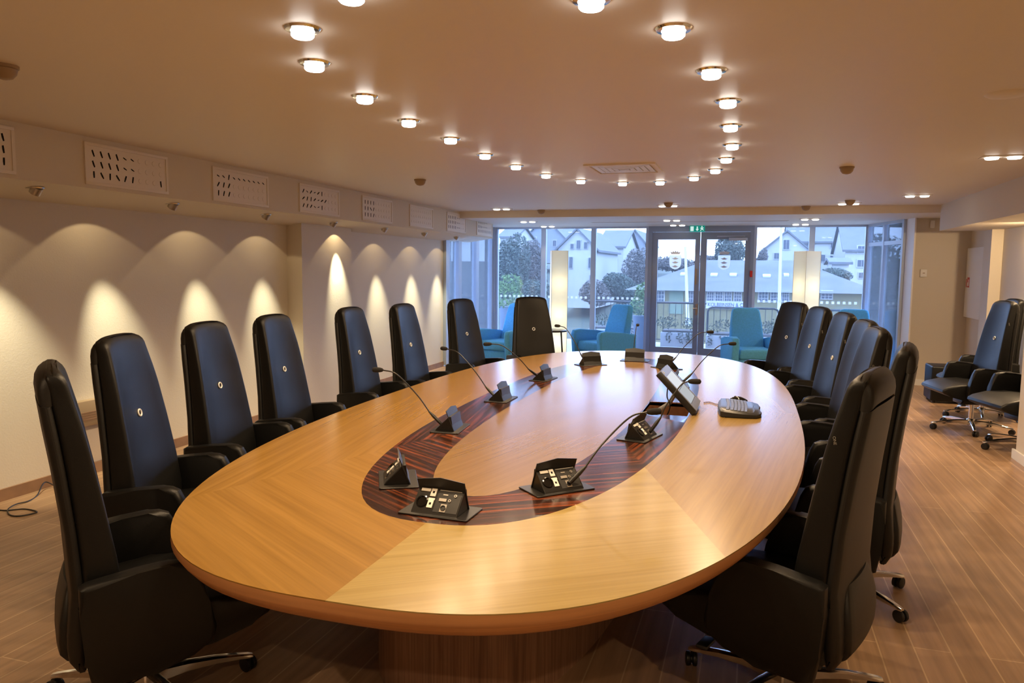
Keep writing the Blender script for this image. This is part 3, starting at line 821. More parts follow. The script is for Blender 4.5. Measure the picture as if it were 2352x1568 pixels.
def make_chair():
    t = thing('executive_chair', 'x', 'chair', (0, 0, 0), 0, 'black chairs around the table')
    def sm(a, b, x):
        x = max(0, min(1, (x - a)/(b - a))); return x*x*(3 - 2*x)
    def arch(x, w, z): return (-0.010*(x/w)**2 - 0.018*(x/w)**8)*sm(1.05, 1.24, z) + 0.030*max(0, (z - 0.62)/0.66)
    # cushion of the back: z, half width, y front, y rear
    tab = [(0.30, .270, -.085, -.215), (0.50, .272, -.080, -.205), (0.66, .262, -.098, -.212), (0.85, .246, -.130, -.228), (1.02, .229, -.163, -.249), (1.15, .214, -.192, -.268), (1.23, .204, -.212, -.281)]
    bm = nb(); rings = []
    for k in range(19):
        z = 0.30 + (1.23 - 0.30)*k/18
        w, yf, yr = interp(tab, z)
        dish = 0.014 + 0.022*sm(0.42, 0.80, z) - 0.012*sm(1.0, 1.22, z)
        rings.append([(x, y - dish*(1 - (x/w)**2) if y > (yf + yr)/2 else y, z + arch(x, w, z)) for x, y in rrect(w, yr, yf, 0.020, 4, 10)])
    w, yf, yr = interp(tab, 1.23); yc = (yf + yr)/2 - 0.012
    for dz, sx, sy in ((0.020, 0.997, 0.97), (0.037, 0.988, 0.86), (0.049, 0.970, 0.62), (0.054, 0.945, 0.26)):
        rings.append([(x*sx, yc + ((y - 0.024*(1 - (x/w)**2) if y > (yf + yr)/2 else y) - yc)*sy - dz*0.25, 1.23 + dz + arch(x, w, 1.24)) for x, y in rrect(w, yr, yf, 0.020, 4, 10)])
    add_loft(bm, rings)
    obj('backrest', bm, M['leather'], t, 35)
    # rear shell
    tab2 = [(0.27, .225, -.205, -.232), (0.33, .262, -.203, -.258), (0.42, .270, -.199, -.256), (0.56, .266, -.200, -.240), (0.75, .252, -.214, -.250), (0.95, .233, -.236, -.274), (1.08, .220, -.254, -.293), (1.18, .208, -.268, -.305)]
    bm = nb(); rings = []
    for k in range(20):
        z = 0.27 + (1.18 - 0.27)*k/19
        w, yf, yr = interp(tab2, z); w += 0.004
        rings.append([(x, y - 0.014*(1 - (x/w)**2) if y < (yf + yr)/2 else y, z + arch(x, w, z)*0.8) for x, y in rrect(w, yr, yf, 0.022, 4, 10)])
    add_loft(bm, rings)
    obj('rear_shell', bm, M['leather_rear'], t, 35)
    # bulged lower panel of the shell
    bm = nb(); rings = []
    for z, w, d in ((0.28, .16, .000), (0.30, .185, .006), (0.33, .20, .011), (0.38, .208, .014), (0.44, .205, .013), (0.50, .19, .008), (0.54, .165, .002), (0.555, .15, -.003)):
        w0, yf, yr = interp(tab2, z)
        rings.append([(x, (y if y > yr - 0.001 else y - 0.012*(1 - (x/w)**2)), z) for x, y in rrect(w, yr - 0.012 - d, yr + 0.02, 0.012, 3, 10)])
    add_loft(bm, rings); obj('lower_panel', bm, M['leather_rear'], t, 35)
    # roll over the top of the shell
    bm = nb(); rings = []
    for z, w, y0, y1 in ((1.184, .207, -.305, -.262), (1.215, .204, -.308, -.262), (1.243, .201, -.305, -.262), (1.264, .197, -.295, -.258), (1.277, .192, -.281, -.252), (1.282, .187, -.268, -.250)):
        rings.append([(x, y - 0.014*(1 - (x/w)**2) if y < (y0 + y1)/2 else y, z + arch(x, w, 1.24)) for x, y in rrect(w, y0, y1, min(0.02, (y1 - y0)*0.45), 4, 10)])
    add_loft(bm, rings); obj('head_roll', bm, M['leather_rear'], t, 35)
    # grommet ring
    z = 0.92; yf = interp(tab, z)[1] - 0.036
    bm = nb(); n = 20; R0, r0 = 0.0165, 0.0045
    mt = Matrix.Translation((0.0, yf + 0.005, z)) @ Matrix.Rotation(math.radians(-78), 4, 'X')
    vs_ = [[mt @ Vector(((R0 + r0*math.cos(b))*math.cos(a), (R0 + r0*math.cos(b))*math.sin(a), r0*math.sin(b))) for b in [2*PI*j/8 for j in range(8)]] for a in [2*PI*i/n for i in range(n)]]
    V = [[bm.verts.new(p) for p in r] for r in vs_]
    for i in range(n):
        for j in range(8):
            bm.faces.new((V[i][j], V[(i+1) % n][j], V[(i+1) % n][(j+1) % 8], V[i][(j+1) % 8]))
    o = obj('grommet', bm, pbr('bright_ring', (0.85, 0.85, 0.85, 1), 0.35, metal=0.2), t); o['label'] = 'small silver ring in the backrest'
    # woven tag on the side of the back
    for sd in (-1,):
        w, yf, yr = interp(tab, 1.06)
        mt = Matrix.Translation((sd*(w + 0.0012), yf - 0.028, 1.08)) @ Matrix.Rotation(sd*PI/2, 4, 'Z') @ Matrix.Rotation(PI/2, 4, 'X') @ Matrix.Rotation(math.radians(sd*80), 4, 'Z')
        text_mesh('woven_tag', 'ONE', 0.014, M['greytag'], mt, t, 0.0008)
    # seat
    bm = nb()
    pr = [(-0.20, 0.28), (0.05, 0.275), (0.20, 0.292), (0.33, 0.328), (0.392, 0.355), (0.412, 0.376), (0.405, 0.398), (0.36, 0.425), (0.24, 0.455), (0.05, 0.462), (-0.20, 0.440)]
    add_prism(bm, pr, -0.282, 0.282, 'x', bevel=0.022, seg=3)
    obj('seat', bm, M['leather'], t, 35)
    # arms
    for s in (-1, 1):
        bm = nb()
        pa = [(-0.222, 0.600), (-0.200, 0.612), (-0.05, 0.626), (0.05, 0.634), (0.095, 0.634), (0.130, 0.618), (0.150, 0.580), (0.175, 0.48), (0.198, 0.38), (0.190, 0.335), (0.12, 0.290), (0.0, 0.262), (-0.15, 0.245), (-0.195, 0.262), (-0.212, 0.36), (-0.222, 0.50)]
        a, b = (0.283, 0.350) if s > 0 else (-0.350, -0.283)
        add_prism(bm, pa, a, b, 'x', bevel=0.021, seg=3)
        obj('armrest', bm, M['leather'], t, 35)
    # mechanism, lever, column
    bm = nb(); add_box(bm, (-0.11, -0.15, 0.225), (0.11, 0.15, 0.285), bevel=0.015); obj('tilt_mechanism', bm, M['blackp'], t)
    bm = nb(); add_tube(bm, [(-0.10, 0.13, 0.255), (-0.23, 0.21, 0.25)], 0.006, 8); add_box(bm, (-0.31, 0.19, 0.242), (-0.22, 0.235, 0.258), bevel=0.006); obj('lever', bm, M['blackp'], t)
    bm = nb(); add_lathe(bm, [(0.024, 0.03), (0.024, 0.20), (0.030, 0.20), (0.030, 0.24)], 18); obj('column', bm, M['chrome'], t)
    bm = nb(); add_lathe(bm, [(0.035, 0.055), (0.045, 0.065), (0.045, 0.11), (0.034, 0.125)], 20); obj('base_hub', bm, M['chrome'], t)
    for k in range(5):
        a = math.radians(18 + 72*k); d = Vector((math.cos(a), math.sin(a), 0)); nrm = Vector((-d.y, d.x, 0))
        bm = nb(); rings = []
        for r, zt, th, w in ((0.035, 0.112, 0.050, 0.023), (0.14, 0.110, 0.034, 0.021), (0.25, 0.100, 0.025, 0.018), (0.33, 0.087, 0.019, 0.016), (0.372, 0.078, 0.016, 0.015), (0.388, 0.073, 0.012, 0.011)):
            c_ = d*r
            rings.append([c_ + nrm*w + Vector((0, 0, zt - th)), c_ + nrm*w + Vector((0, 0, zt - 0.006)), c_ + nrm*w*0.6 + Vector((0, 0, zt)), c_ - nrm*w*0.6 + Vector((0, 0, zt)), c_ - nrm*w + Vector((0, 0, zt - 0.006)), c_ - nrm*w + Vector((0, 0, zt - th))])
        add_loft(bm, rings); obj('leg', bm, M['chrome'], t, 40)
        bm = nb()
        off = d*0.372 + nrm*0.012
        mt = Matrix.Translation(off + Vector((0, 0, 0.030))) @ Matrix.Rotation(a + 0.5*k, 4, 'Z') @ Matrix.Rotation(PI/2, 4, 'Y')
        for z0 in (-0.024, 0.004):
            add_lathe(bm, [(0.020, z0), (0.029, z0 + 0.003), (0.030, z0 + 0.007), (0.030, z0 + 0.013), (0.029, z0 + 0.017), (0.020, z0 + 0.020)], 18, mt)
        add_lathe(bm, [(0.016, -0.006), (0.016, 0.006)], 10, mt)
        add_tube(bm, [d*0.372 + Vector((0, 0, 0.03)), d*0.372 + Vector((0, 0, 0.062))], 0.008, 8)
        obj('caster', bm, M['rubber'], t, 40)
    return t

chair0 = make_chair()
cused = [False]
def chair(pos, face_deg, label, group='black chairs around the table', z=0):
    rz = math.radians(face_deg) - PI/2
    loc = (pos[0], pos[1], 0)
    if not cused[0]:
        cused[0] = True
        chair0.location = loc; chair0.rotation_euler = (0, 0, rz); chair0['label'] = label; chair0['group'] = group
        return chair0
    r = dup(chair0, label, loc, rz, group)
    if z:
        for c in r.children:
            if c.name.split('.')[0] not in ('base_hub', 'leg', 'caster'): c.location.z += z
    return r
def under(px, py, face):
    """floor point of a chair whose back's top edge shows at this pixel"""
    p = atz(px, py, 1.284); a = math.radians(face)
    return (p.x + 0.281*math.cos(a), p.y + 0.281*math.sin(a))
side = 'black high-back chair on the left of the table, '
CHAIRS = [((-2.15, 2.22), 49, 'black high-back chair at the near left corner of the table, seen from its side'),
  ((-2.72, 3.05), 20, side + 'second from the near end'), ((-2.926, 3.886), 9, side + 'third from the near end'),
  ((-2.998, 4.66), 6, side + 'fourth from the near end'), ((-3.03, 5.80), 3, side + 'fifth, in front of the pilaster'),
  (under(920, 703, 0), 0, side + 'third from the far end'), (under(1055, 691, -14), -14, side + 'second from the far end'),
  (under(1218, 686, -48), -48, side + 'farthest, before a blue armchair'),
  ((0.17, 3.02), 161, 'black high-back chair at the near right corner, its rear shell toward the viewer')]
rs_ = 'black high-back chair on the right of the table, '
for px, py, fa, lb in ((2090, 800, 170, 'second from the near end'), (2022, 760, 185, 'third, facing the keyboard'), (1996, 742, 188, 'fourth from the near end'),
                       (1946, 724, 192, 'third from the far end'), (1888, 710, 198, 'second from the far end'), (1828, 699, 214, 'farthest, before the right floor lamp')):
    CHAIRS.append((under(px, py, fa), fa, rs_ + lb))
for a in CHAIRS: chair(*a)
ACH = [((2.25, 8.98), 190, 'spare black chair parked in the alcove, in front of the cube stool'), ((2.55, 9.78), 186, 'spare black chair parked in the alcove, hidden behind another one'), ((2.50, 8.14), 196, 'spare black chair in the alcove, half cut by the wall end')]
for a in ACH: chair(*a, group='spare chairs in the alcove', z=0.06)

# ------------------------------------------------------------------ table connection boxes
def make_box():
    t = thing('connection_box', 'x', 'table socket box', (0, 0, 0), 0, 'pop-up connection boxes in the inlay')
    bm = nb(); pts = rrect(0.140, -0.082, 0.082, 0.010, 3); add_prism(bm, pts, 0, 0.006, 'z', bevel=0.0015, seg=1); obj('flange', bm, M['box'], t)
    bm = nb(); add_prism(bm, [(-0.042, 0.006), (0.062, 0.006), (0.058, 0.012), (-0.020, 0.088), (-0.030, 0.088)], -0.094, 0.094, 'x', bevel=0.0015, seg=1); obj('housing', bm, M['box'], t, 30)
    bm = nb()
    # bent visor lid leaning over the panel
    def lidpt(x, s):  # s 0..1 up the lid
        peak = 0.012*(1 - abs(x)/0.097)
        return Vector((x, -0.050 + 0.046*s + 0.006*(1 - abs(x)/0.097)*0, 0.005 + (0.112 + peak)*s))
    xs_ = [-0.097, 0, 0.097]
    A = [[bm.verts.new(lidpt(x, s)) for x in xs_] for s in (0, 1)]
    B = [[bm.verts.new(lidpt(x, s) + Vector((0, 0.005, 0))) for x in xs_] for s in (0, 1)]
    for i in range(2):
        bm.faces.new((A[0][i], A[0][i+1], A[1][i+1], A[1][i])); bm.faces.new((B[0][i+1], B[0][i], B[1][i], B[1][i+1]))
        bm.faces.new((A[1][i], A[1][i+1], B[1][i+1], B[1][i])); bm.faces.new((A[0][i+1], A[0][i], B[0][i], B[0][i+1]))
    for k in (0, 2): bm.faces.new((A[0][k], A[1][k], B[1][k], B[0][k]))
    o = obj('lid', bm, M['lid'], t, 20); o['label'] = 'raised dark grey metal lid'
    # panel frame: u to sitter's ... local panel plane from (y .058,z .012) to (y -.020,z .088)
    d = Vector((0, -0.078, 0.076)); Ln = d.length; d.normalize(); n = Vector((0, d.z, -d.y))
    O = Vector((0, 0.058, 0.012))
    # seen by the sitter (facing -Y) left is +X, so u axis = -X
    MT = Matrix(((-1, d.x, n.x, O.x), (0, d.y, n.y, O.y), (0, d.z, n.z, O.z), (0, 0, 0, 1)))
    def pb(nm, u0, v0, u1, v1, mat, h=0.002, bevel=0, par=None):
        bm = nb(); add_box(bm, (u0, v0, 0), (u1, v1, h), MT, 0)
        return obj(nm, bm, mat, par or t, 30)
    pb('label_strip', -0.080, 0.084, -0.042, 0.096, M['ivory'], 0.003)
    for v in (0.066, 0.018):
        w_ = pb('data_socket', -0.038, v, -0.016, v + 0.032, M['ivory'], 0.003)
        pb('socket_hole', -0.031, v + 0.012, -0.023, v + 0.021, M['dark'], 0.0036, par=w_)
    pb('label_tab', -0.040, 0.050, -0.014, 0.058, M['ivory'], 0.003)
    bm = nb(); add_lathe(bm, [(0.024, 0), (0.024, 0.004), (0.019, 0.005), (0.017, 0.001)], 24, MT @ Matrix.Translation((-0.062, 0.042, 0))); obj('power_socket', bm, M['plug'], t)
    pb('control_plate', -0.008, 0.004, 0.088, 0.100, M['blackp'], 0.0012)
    pb('plate_line', -0.004, 0.094, 0.084, 0.0955, M['ivory'], 0.002)
    bm = nb(); add_box(bm, (0.018, 0.006, 0.001), (0.042, 0.038, 0.003), MT); w_ = obj('microphone_socket', bm, M['steel'], t, 30)
    bm = nb(); add_lathe(bm, [(0.0105, 0.003), (0.0105, 0.006), (0.0080, 0.006), (0.0075, 0.0035)], 20, MT @ Matrix.Translation((0.030, 0.022, 0))); obj('socket_ring', bm, M['blackp'], w_)
    bm = nb(); add_box(bm, (0.004, 0.048, 0.001), (0.034, 0.060, 0.005), MT, 0); obj('video_socket', bm, M['steel'], t, 30)
    bm = nb(); add_box(bm, (0.014, 0.074, 0.001), (0.034, 0.079, 0.003), MT, 0); obj('slot_socket', bm, M['steel'], t, 30)
    for u, v in ((0.064, 0.076), (0.046, 0.054)):
        bm = nb(); add_lathe(bm, [(0.006, 0.001), (0.006, 0.004), (0.003, 0.004), (0.003, 0.001)], 12, MT @ Matrix.Translation((u, v, 0))); obj('jack_socket', bm, M['steel'], t)
    return t
box0 = make_box(); bused = [False]
def conbox(x, y, out_deg, label):
    rz = math.radians(out_deg) - PI/2; loc = (x, y, ZT)
    if not bused[0]:
        bused[0] = True; box0.location = loc; box0.rotation_euler = (0, 0, rz); box0['label'] = label; return box0
    return dup(box0, label, loc, rz)
BX = [(-1.085, 2.565, 268, 'black connection box at the near end of the inlay, opened to the viewer'), (-0.745, 3.00, 316, 'black connection box with a microphone, right of the nearest one'),
      (-0.555, 4.10, 346, 'black connection box before the tilted monitor'), (-0.535, 6.10, 8, 'black connection box hidden behind the tilted monitor'),
      (-0.735, 7.12, 45, 'black connection box past the monitor, its lid edge-on'), (-1.10, 7.60, 90, 'bronze-looking connection box at the far end of the inlay'),
      (-1.45, 7.10, 132, 'black connection box left of the far-end one'), (-1.625, 6.02, 176, 'black connection box, third from the far end on the left'),
      (-1.645, 4.97, 180, 'black connection box midway along the left of the inlay'), (-1.61, 3.95, 186, 'black connection box, second from the near end on the left'), (-1.425, 2.90, 208, 'black connection box without microphone at the near left bend')]
for b in BX: conbox(*b)

def mic(base, head, label, out_deg):
    b, h = Vector(base), Vector(head)
    t = thing('gooseneck_microphone', label, 'microphone', b, 0, 'gooseneck microphones on the table')
    o_ = Vector((h.x - b.x, h.y - b.y, 0)); L = o_.length; o_ = o_.normalized() if L > 1e-4 else Vector((1, 0, 0))
    hd = h - b
    u = (Vector((hd.x, hd.y, 0))*0.9 + Vector((0, 0, hd.z)))
    st = Vector((hd.x*0.30, hd.y*0.30, hd.z*0.36)).normalized()
    p1 = st*0.075
    pm = Vector((hd.x*0.70, hd.y*0.70, hd.z*0.93))
    pe = hd - o_*0.03
    bm = nb(); add_tube(bm, [(0, 0, 0), st*0.02, st*0.06, st*0.085, st*0.10], [0.0085, 0.010, 0.010, 0.007, 0.005], 12); obj('connector', bm, M['blackp'], t)
    path = bez([st*0.095, Vector((hd.x*0.38, hd.y*0.38, hd.z*0.55)), pm, pe], 8)
    bm = nb(); add_tube(bm, path, 0.0040, 8); obj('gooseneck', bm, M['blackp'], t)
    e = o_ * 1.0 + Vector((0, 0, -0.02)); s0 = pe
    bm = nb(); add_tube(bm, [s0 - e*0.004, s0 + e*0.004, s0 + e*0.02, s0 + e*0.045, s0 + e*0.062, s0 + e*0.068], [0.005, 0.011, 0.0145, 0.0155, 0.0135, 0.006], 14); obj('head', bm, M['foam'], t, 60)
    return t
ms = 'black gooseneck microphone '
def socket(i):
    x, y, d, _ = BX[i]; a = math.radians(d) - PI/2
    lx, ly = -0.030, 0.047
    return (x + lx*math.cos(a) - ly*math.sin(a), y + lx*math.sin(a) + ly*math.cos(a), ZT + 0.032)
for a in [(socket(1), (-0.385, 3.25, 1.045), ms + 'on the box right of the nearest one', 0), (socket(2), (-0.283, 4.19, 1.05), ms + 'on the box before the monitor', 0),
          (socket(3), (-0.14, 6.40, 1.06), ms + 'rising behind the tilted monitor', 0), (socket(4), (-0.365, 7.35, 1.075), ms + 'on the box past the monitor', 0),
          (socket(5), (-1.115, 7.82, 1.085), ms + 'upright behind the far-end box', 0), (socket(6), (-1.83, 7.30, 1.09), ms + 'on the box left of the far-end one', 0),
          (socket(7), (-2.02, 5.75, 1.043), ms + 'on the third box from the far end on the left', 0), (socket(8), (-2.17, 5.20, 1.054), ms + 'midway along the left of the inlay', 0),
          (socket(9), (-2.06, 3.94, 1.057), ms + 'on the second box from the near end on the left', 0)]:
    mic(*a)

# ------------------------------------------------------------------ monitor, keyboard, mouse
t = thing('touch_monitor', 'small black monitor tilted back over a recess in the table', 'monitor', (-0.43, 5.02, ZT))
ang = math.radians(45)
# local frame: u along -Y (width), v up the slope, n out of the screen
v = Vector((-0.235, 0, 0.245)).normalized(); u = Vector((0, 1, 0)); n = u.cross(v)
if n.x < 0: n = -n
O = Vector((0.125, 0, 0.028))
MT = Matrix(((u.x, v.x, n.x, O.x), (u.y, v.y, n.y, O.y), (u.z, v.z, n.z, O.z), (0, 0, 0, 1)))
bm = nb(); add_box(bm, (-0.19, 0, -0.040), (0.19, 0.335, 0), MT, 0.006); obj('casing', bm, M['blackp'], t)
bm = nb()
for a, b in (((-0.188, 0.002), (0.188, 0.052)), ((-0.188, 0.285), (0.188, 0.333)), ((-0.188, 0.052), (-0.165, 0.285)), ((0.165, 0.052), (0.188, 0.285))):
    add_box(bm, (a[0], a[1], 0), (b[0], b[1], 0.004), MT)
obj('bezel', bm, M['greyp'], t, 0)
bm = nb(); add_box(bm, (-0.163, 0.056, 0.0005), (0.163, 0.165, 0.0015), MT); s2 = obj('screen', bm, M['screen2'], t, 0)
bm = nb(); add_box(bm, (-0.163, 0.170, 0.0005), (0.163, 0.283, 0.0015), MT); obj('screen', bm, M['screen'], t, 0)
bm = nb(); add_box(bm, (-0.150, 0.305, 0.004), (-0.125, 0.325, 0.0048), MT); obj('badge', bm, M['frost'], t, 0)
bm = nb(); add_box(bm, (-0.05, 0.10, -0.060), (0.05, 0.22, -0.040), MT, 0.005)
add_tube(bm, [O + v*0.16 - n*0.06, Vector((-0.06, 0, 0.04)), Vector((-0.14, 0.02, -0.02)), Vector((-0.16, 0.02, -0.10))], 0.014, 10)
obj('arm', bm, M['silverp'], t)
bm = nb()
for uo in (-0.12, -0.06, 0.02, 0.08): add_box(bm, (uo, 0.25, -0.048), (uo + 0.03, 0.30, -0.040), MT)
obj('rear_ports', bm, M['plug'], t, 0)
bm = nb(); add_tube(bm, bez([O + v*0.24 - n*0.045, O + v*0.18 - n*0.11, Vector((-0.05, -0.08, 0.03)), Vector((-0.08, -0.1, -0.06))], 8), 0.004, 8); obj('cable', bm, M['plug'], t)

t = thing('keyboard', 'black and grey curved wireless keyboard on the right of the table', 'keyboard', (-0.055, 5.09, ZT), math.radians(2))
# local: x depth (toward sitter +x), y length
out = [(-0.115, -0.235), (-0.095, -0.250), (0.02, -0.250), (0.10, -0.235), (0.130, -0.19), (0.138, -0.10), (0.128, 0.0), (0.138, 0.10), (0.130, 0.19), (0.10, 0.235), (0.02, 0.250), (-0.095, 0.250), (-0.115, 0.235), (-0.128, 0.12), (-0.132, 0), (-0.128, -0.12)]
bm = nb(); R = []
for z, s in ((0.0, 0.96), (0.006, 1.0), (0.018, 1.0), (0.024, 0.97)):
    R.append([(x*s, y*s, z + (0.010 - 0.075*x if z > 0.01 else 0)) for x, y in out])
add_loft(bm, R); obj('case', bm, M['blackp'], t, 40)
bm = nb(); R = []
ink = [(x*0.80 - 0.014, y*0.93) for x, y in out]
for z, s in ((0.024, 1.0), (0.0265, 0.985)): R.append([(x*s, y*s, z + 0.0105 - 0.075*x) for x, y in ink])
add_loft(bm, R); obj('deck', bm, M['keydeck'], t, 40)
kr = 0
for r, (x0, cols) in enumerate([(-0.082, 15), (-0.055, 15), (-0.034, 15), (-0.013, 14), (0.008, 13), (0.029, 9)]):
    bm = nb(); 
    w = 0.42/cols
    for c_ in range(cols):
        y = -0.21 + c_*w; xx = x0 + 0.008*math.cos((y)/0.22*PI/2)
        z = 0.0365 - 0.075*xx
        add_box(bm, (xx, y + 0.0015, z - 0.003), (xx + 0.018, y + w - 0.0015, z + 0.005), bevel=0.0012, seg=1)
    o = obj('key_row', bm, M['keys'], t, 30)
bm = nb()
for k in range(8): add_box(bm, (-0.105, -0.20 + k*0.052, 0.040), (-0.094, -0.165 + k*0.052, 0.044), bevel=0.002, seg=1)
obj('media_keys', bm, M['silverp'], t)

t = thing('computer_mouse', 'black mouse behind the keyboard', 'mouse', (-0.06, 5.47, ZT), math.radians(85))
bm = nb(); R = []
for k in range(9):
    a = k/8; y = -0.058 + 0.116*a; w = 0.033*math.sin(PI*(0.12 + 0.76*a))**0.6; h = 0.038*math.sin(PI*(0.10 + 0.72*a))**0.8
    R.append([(w*math.cos(PI*j/8)*1.0, y, max(0, h*math.sin(PI*j/8)**0.8)) for j in range(9)])
add_loft(bm, R); obj('shell', bm, M['plug'], t, 60)
bm = nb(); add_lathe(bm, [(0.008, -0.003), (0.008, 0.003)], 12, Matrix.Translation((0, 0.025, 0.033)) @ Matrix.Rotation(PI/2, 4, 'Y')); obj('wheel', bm, M['greyp'], t)
bm = nb(); add_tube(bm, bez([(-0.29, 5.33, ZT + 0.004), (-0.25, 5.36, ZT + 0.004), (-0.21, 5.30, ZT + 0.004), (-0.175, 5.28, ZT + 0.008)], 6), 0.0028, 6)
tag(obj('brass_cable', bm, pbr('brown_cable', (0.20, 0.11, 0.04, 1), 0.5)), 'thin brown cable between the monitor and the keyboard', 'cable')

# ------------------------------------------------------------------ lounge: armchairs, lamps, side table
def make_arm():
    t = thing('armchair', 'x', 'armchair', (0, 0, 0), 0, 'blue armchairs by the windows')
    bm = nb(); R = []
    for z, w, y0, y1 in ((0.30, 0.27, -0.36, -0.18), (0.55, 0.265, -0.40, -0.24), (0.80, 0.245, -0.45, -0.31), (0.98, 0.225, -0.49, -0.365), (1.03, 0.205, -0.495, -0.385), (1.05, 0.16, -0.485, -0.41)):
        R.append([(x, y, z) for x, y in rrect(w, y0, y1, 0.035, 4)])
    add_loft(bm, R); obj('backrest', bm, M['blue'], t, 50)
    bm = nb(); add_box(bm, (-0.27, -0.22, 0.28), (0.27, 0.34, 0.44), bevel=0.04, seg=4); obj('seat_cushion', bm, M['blue'], t, 50)
    bm = nb(); add_box(bm, (-0.28, -0.30, 0.06), (0.28, 0.31, 0.285), bevel=0.02, seg=2); obj('base', bm, M['blue'], t, 50)
    for s in (-1, 1):
        bm = nb(); add_prism(bm, [(-0.40, 0.06), (0.35, 0.06), (0.40, 0.55), (0.37, 0.615), (0.25, 0.635), (-0.10, 0.60), (-0.42, 0.56)], 0.275 if s > 0 else -0.395, 0.395 if s > 0 else -0.275, 'x', bevel=0.035, seg=4)
        obj('armrest', bm, M['blue'], t, 50)
    for sx in (-0.30, 0.30):
        for sy in (-0.32, 0.28):
            bm = nb(); add_lathe(bm, [(0.018, 0), (0.022, 0.07)], 10, Matrix.Translation((sx, sy, 0))); obj('foot', bm, M['blackpaint'], t)
    return t
arm0 = make_arm()
AR = [((-4.00, 12.25), 250, 'blue armchair by the left window corner, partly behind a black chair'), ((-2.40, 12.75), 232, 'blue armchair between the left floor lamp and the glass door'),
      ((0.02, 12.55), 285, 'blue armchair just right of the glass door'), ((1.52, 12.9), 262, 'blue armchair at the right corner, only its top showing over the chairs')]
for i, (p, a, lab) in enumerate(AR):
    rz = math.radians(a) - PI/2
    if i == 0: arm0.location = (p[0], p[1], 0); arm0.rotation_euler = (0, 0, rz); arm0['label'] = lab
    else: dup(arm0, lab, (p[0], p[1], 0), rz)

def floor_lamp(x, y, rz, label, w=0.145):
    t = thing('floor_lamp', label, 'floor lamp', (x, y, 0), rz, 'tall square floor lamps')
    bm = nb(); add_box(bm, (-w - 0.01, -w - 0.01, 0), (w + 0.01, w + 0.01, 0.03), bevel=0.004); obj('base', bm, M['steel'], t)
    bm = nb(); add_box(bm, (-w, -w, 0.04), (w, w, 1.98), bevel=0.003, seg=1)
    o = obj('lamp_shade', bm, M['shade'], t, 30)
    bm = nb()
    for sx in (-w, w):
        for sy in (-w, w): add_tube(bm, [(sx, sy, 0.03), (sx, sy, 1.985)], 0.004, 6)
    obj('frame', bm, M['paper'], t)
    bm = nb(); add_lathe(bm, [(0.012, 0.03), (0.012, 1.5), (0.005, 1.505)], 10); obj('stem', bm, M['steel'], t)
    for z in (0.35, 0.85, 1.4):
        l = bpy.data.lights.new('lamp_bulb', 'POINT'); l.energy = {0.35: 4.4, 0.85: 3.6, 1.4: 3.0}[z]; l.color = (1, 0.88, 0.62); l.shadow_soft_size = 0.13
        lo = bpy.data.objects.new('lamp_bulb', l); COL.objects.link(lo); lo.location = (0, 0, z); lo.parent = t
# translucent paper: light from the bulbs inside passes through
m, nt, b = new_mat('lamp_paper_shade')
nt.nodes.remove(b)
df = nt.nodes.new('ShaderNodeBsdfDiffuse'); df.inputs['Color'].default_value = (0.85, 0.83, 0.74, 1)
tl = nt.nodes.new('ShaderNodeBsdfTranslucent'); tl.inputs['Color'].default_value = (0.9, 0.85, 0.68, 1)
mx = nt.nodes.new('ShaderNodeMixShader'); mx.inputs[0].default_value = 0.5
nt.links.new(df.outputs[0], mx.inputs[1]); nt.links.new(tl.outputs[0], mx.inputs[2]); nt.links.new(mx.outputs[0], nt.nodes['Material Output'].inputs['Surface'])
M['shade'] = m
floor_lamp(-3.34, 13.35, math.radians(20), 'tall square paper floor lamp behind the farthest left chair')
floor_lamp(0.84, 13.35, math.radians(38), 'tall square paper floor lamp right of the door, a corner toward the viewer')

t = thing('side_table', 'small round dark side table between two blue armchairs', 'side table', (-3.18, 12.35, 0))
bm = nb(); add_lathe(bm, [(0.20, 0.60), (0.235, 0.605), (0.235, 0.632), (0.22, 0.636)], 32); obj('table_top', bm, M['sidetop'], t)
for k in range(3):
    a = math.radians(20 + 120*k); bm = nb(); add_tube(bm, [(0.14*math.cos(a), 0.14*math.sin(a), 0.605), (0.18*math.cos(a), 0.18*math.sin(a), 0)], 0.014, 8); obj('leg', bm, M['blackpaint'], t)

# ------------------------------------------------------------------ outdoors
bm = nb(); add_box(bm, (-14, YW + 0.1, -0.25), (12, 17.9, -0.03)); o = obj('ground_terrace', bm, M['deck'], None, 0); struct(o, 'paved terrace outside the glass wall')
bm = nb()
add_prism(bm, [(18, -3.2), (62, -3.2), (95, 0.6), (150, 3.2), (150, -6), (18, -6)], -110, 90, 'x')
o = obj('ground_hillside', bm, M['grass'], None, 0); struct(o, 'grassy hillside rising behind the harbour')

def leafy(bm, c, r, n, s, rnd, flat=1.0):
    for _ in range(n):
        while True:
            p = Vector((rnd.uniform(-1, 1), rnd.uniform(-1, 1), rnd.uniform(-1, 1)))
            if p.length <= 1: break
        p = p.normalized()*(p.length**0.4)
        q = Vector((c[0] + p.x*r[0], c[1] + p.y*r[1], c[2] + p.z*r[2]))
        a = Vector((rnd.gauss(0, 1), rnd.gauss(0, 1), rnd.gauss(0, 1))).normalized(); b = a.orthogonal().normalized()
        k = s*rnd.uniform(0.6, 1.3)
        bm.faces.new([bm.verts.new(q + a*k), bm.verts.new(q + b*k*0.55), bm.verts.new(q - a*k), bm.verts.new(q - b*k*0.55)])

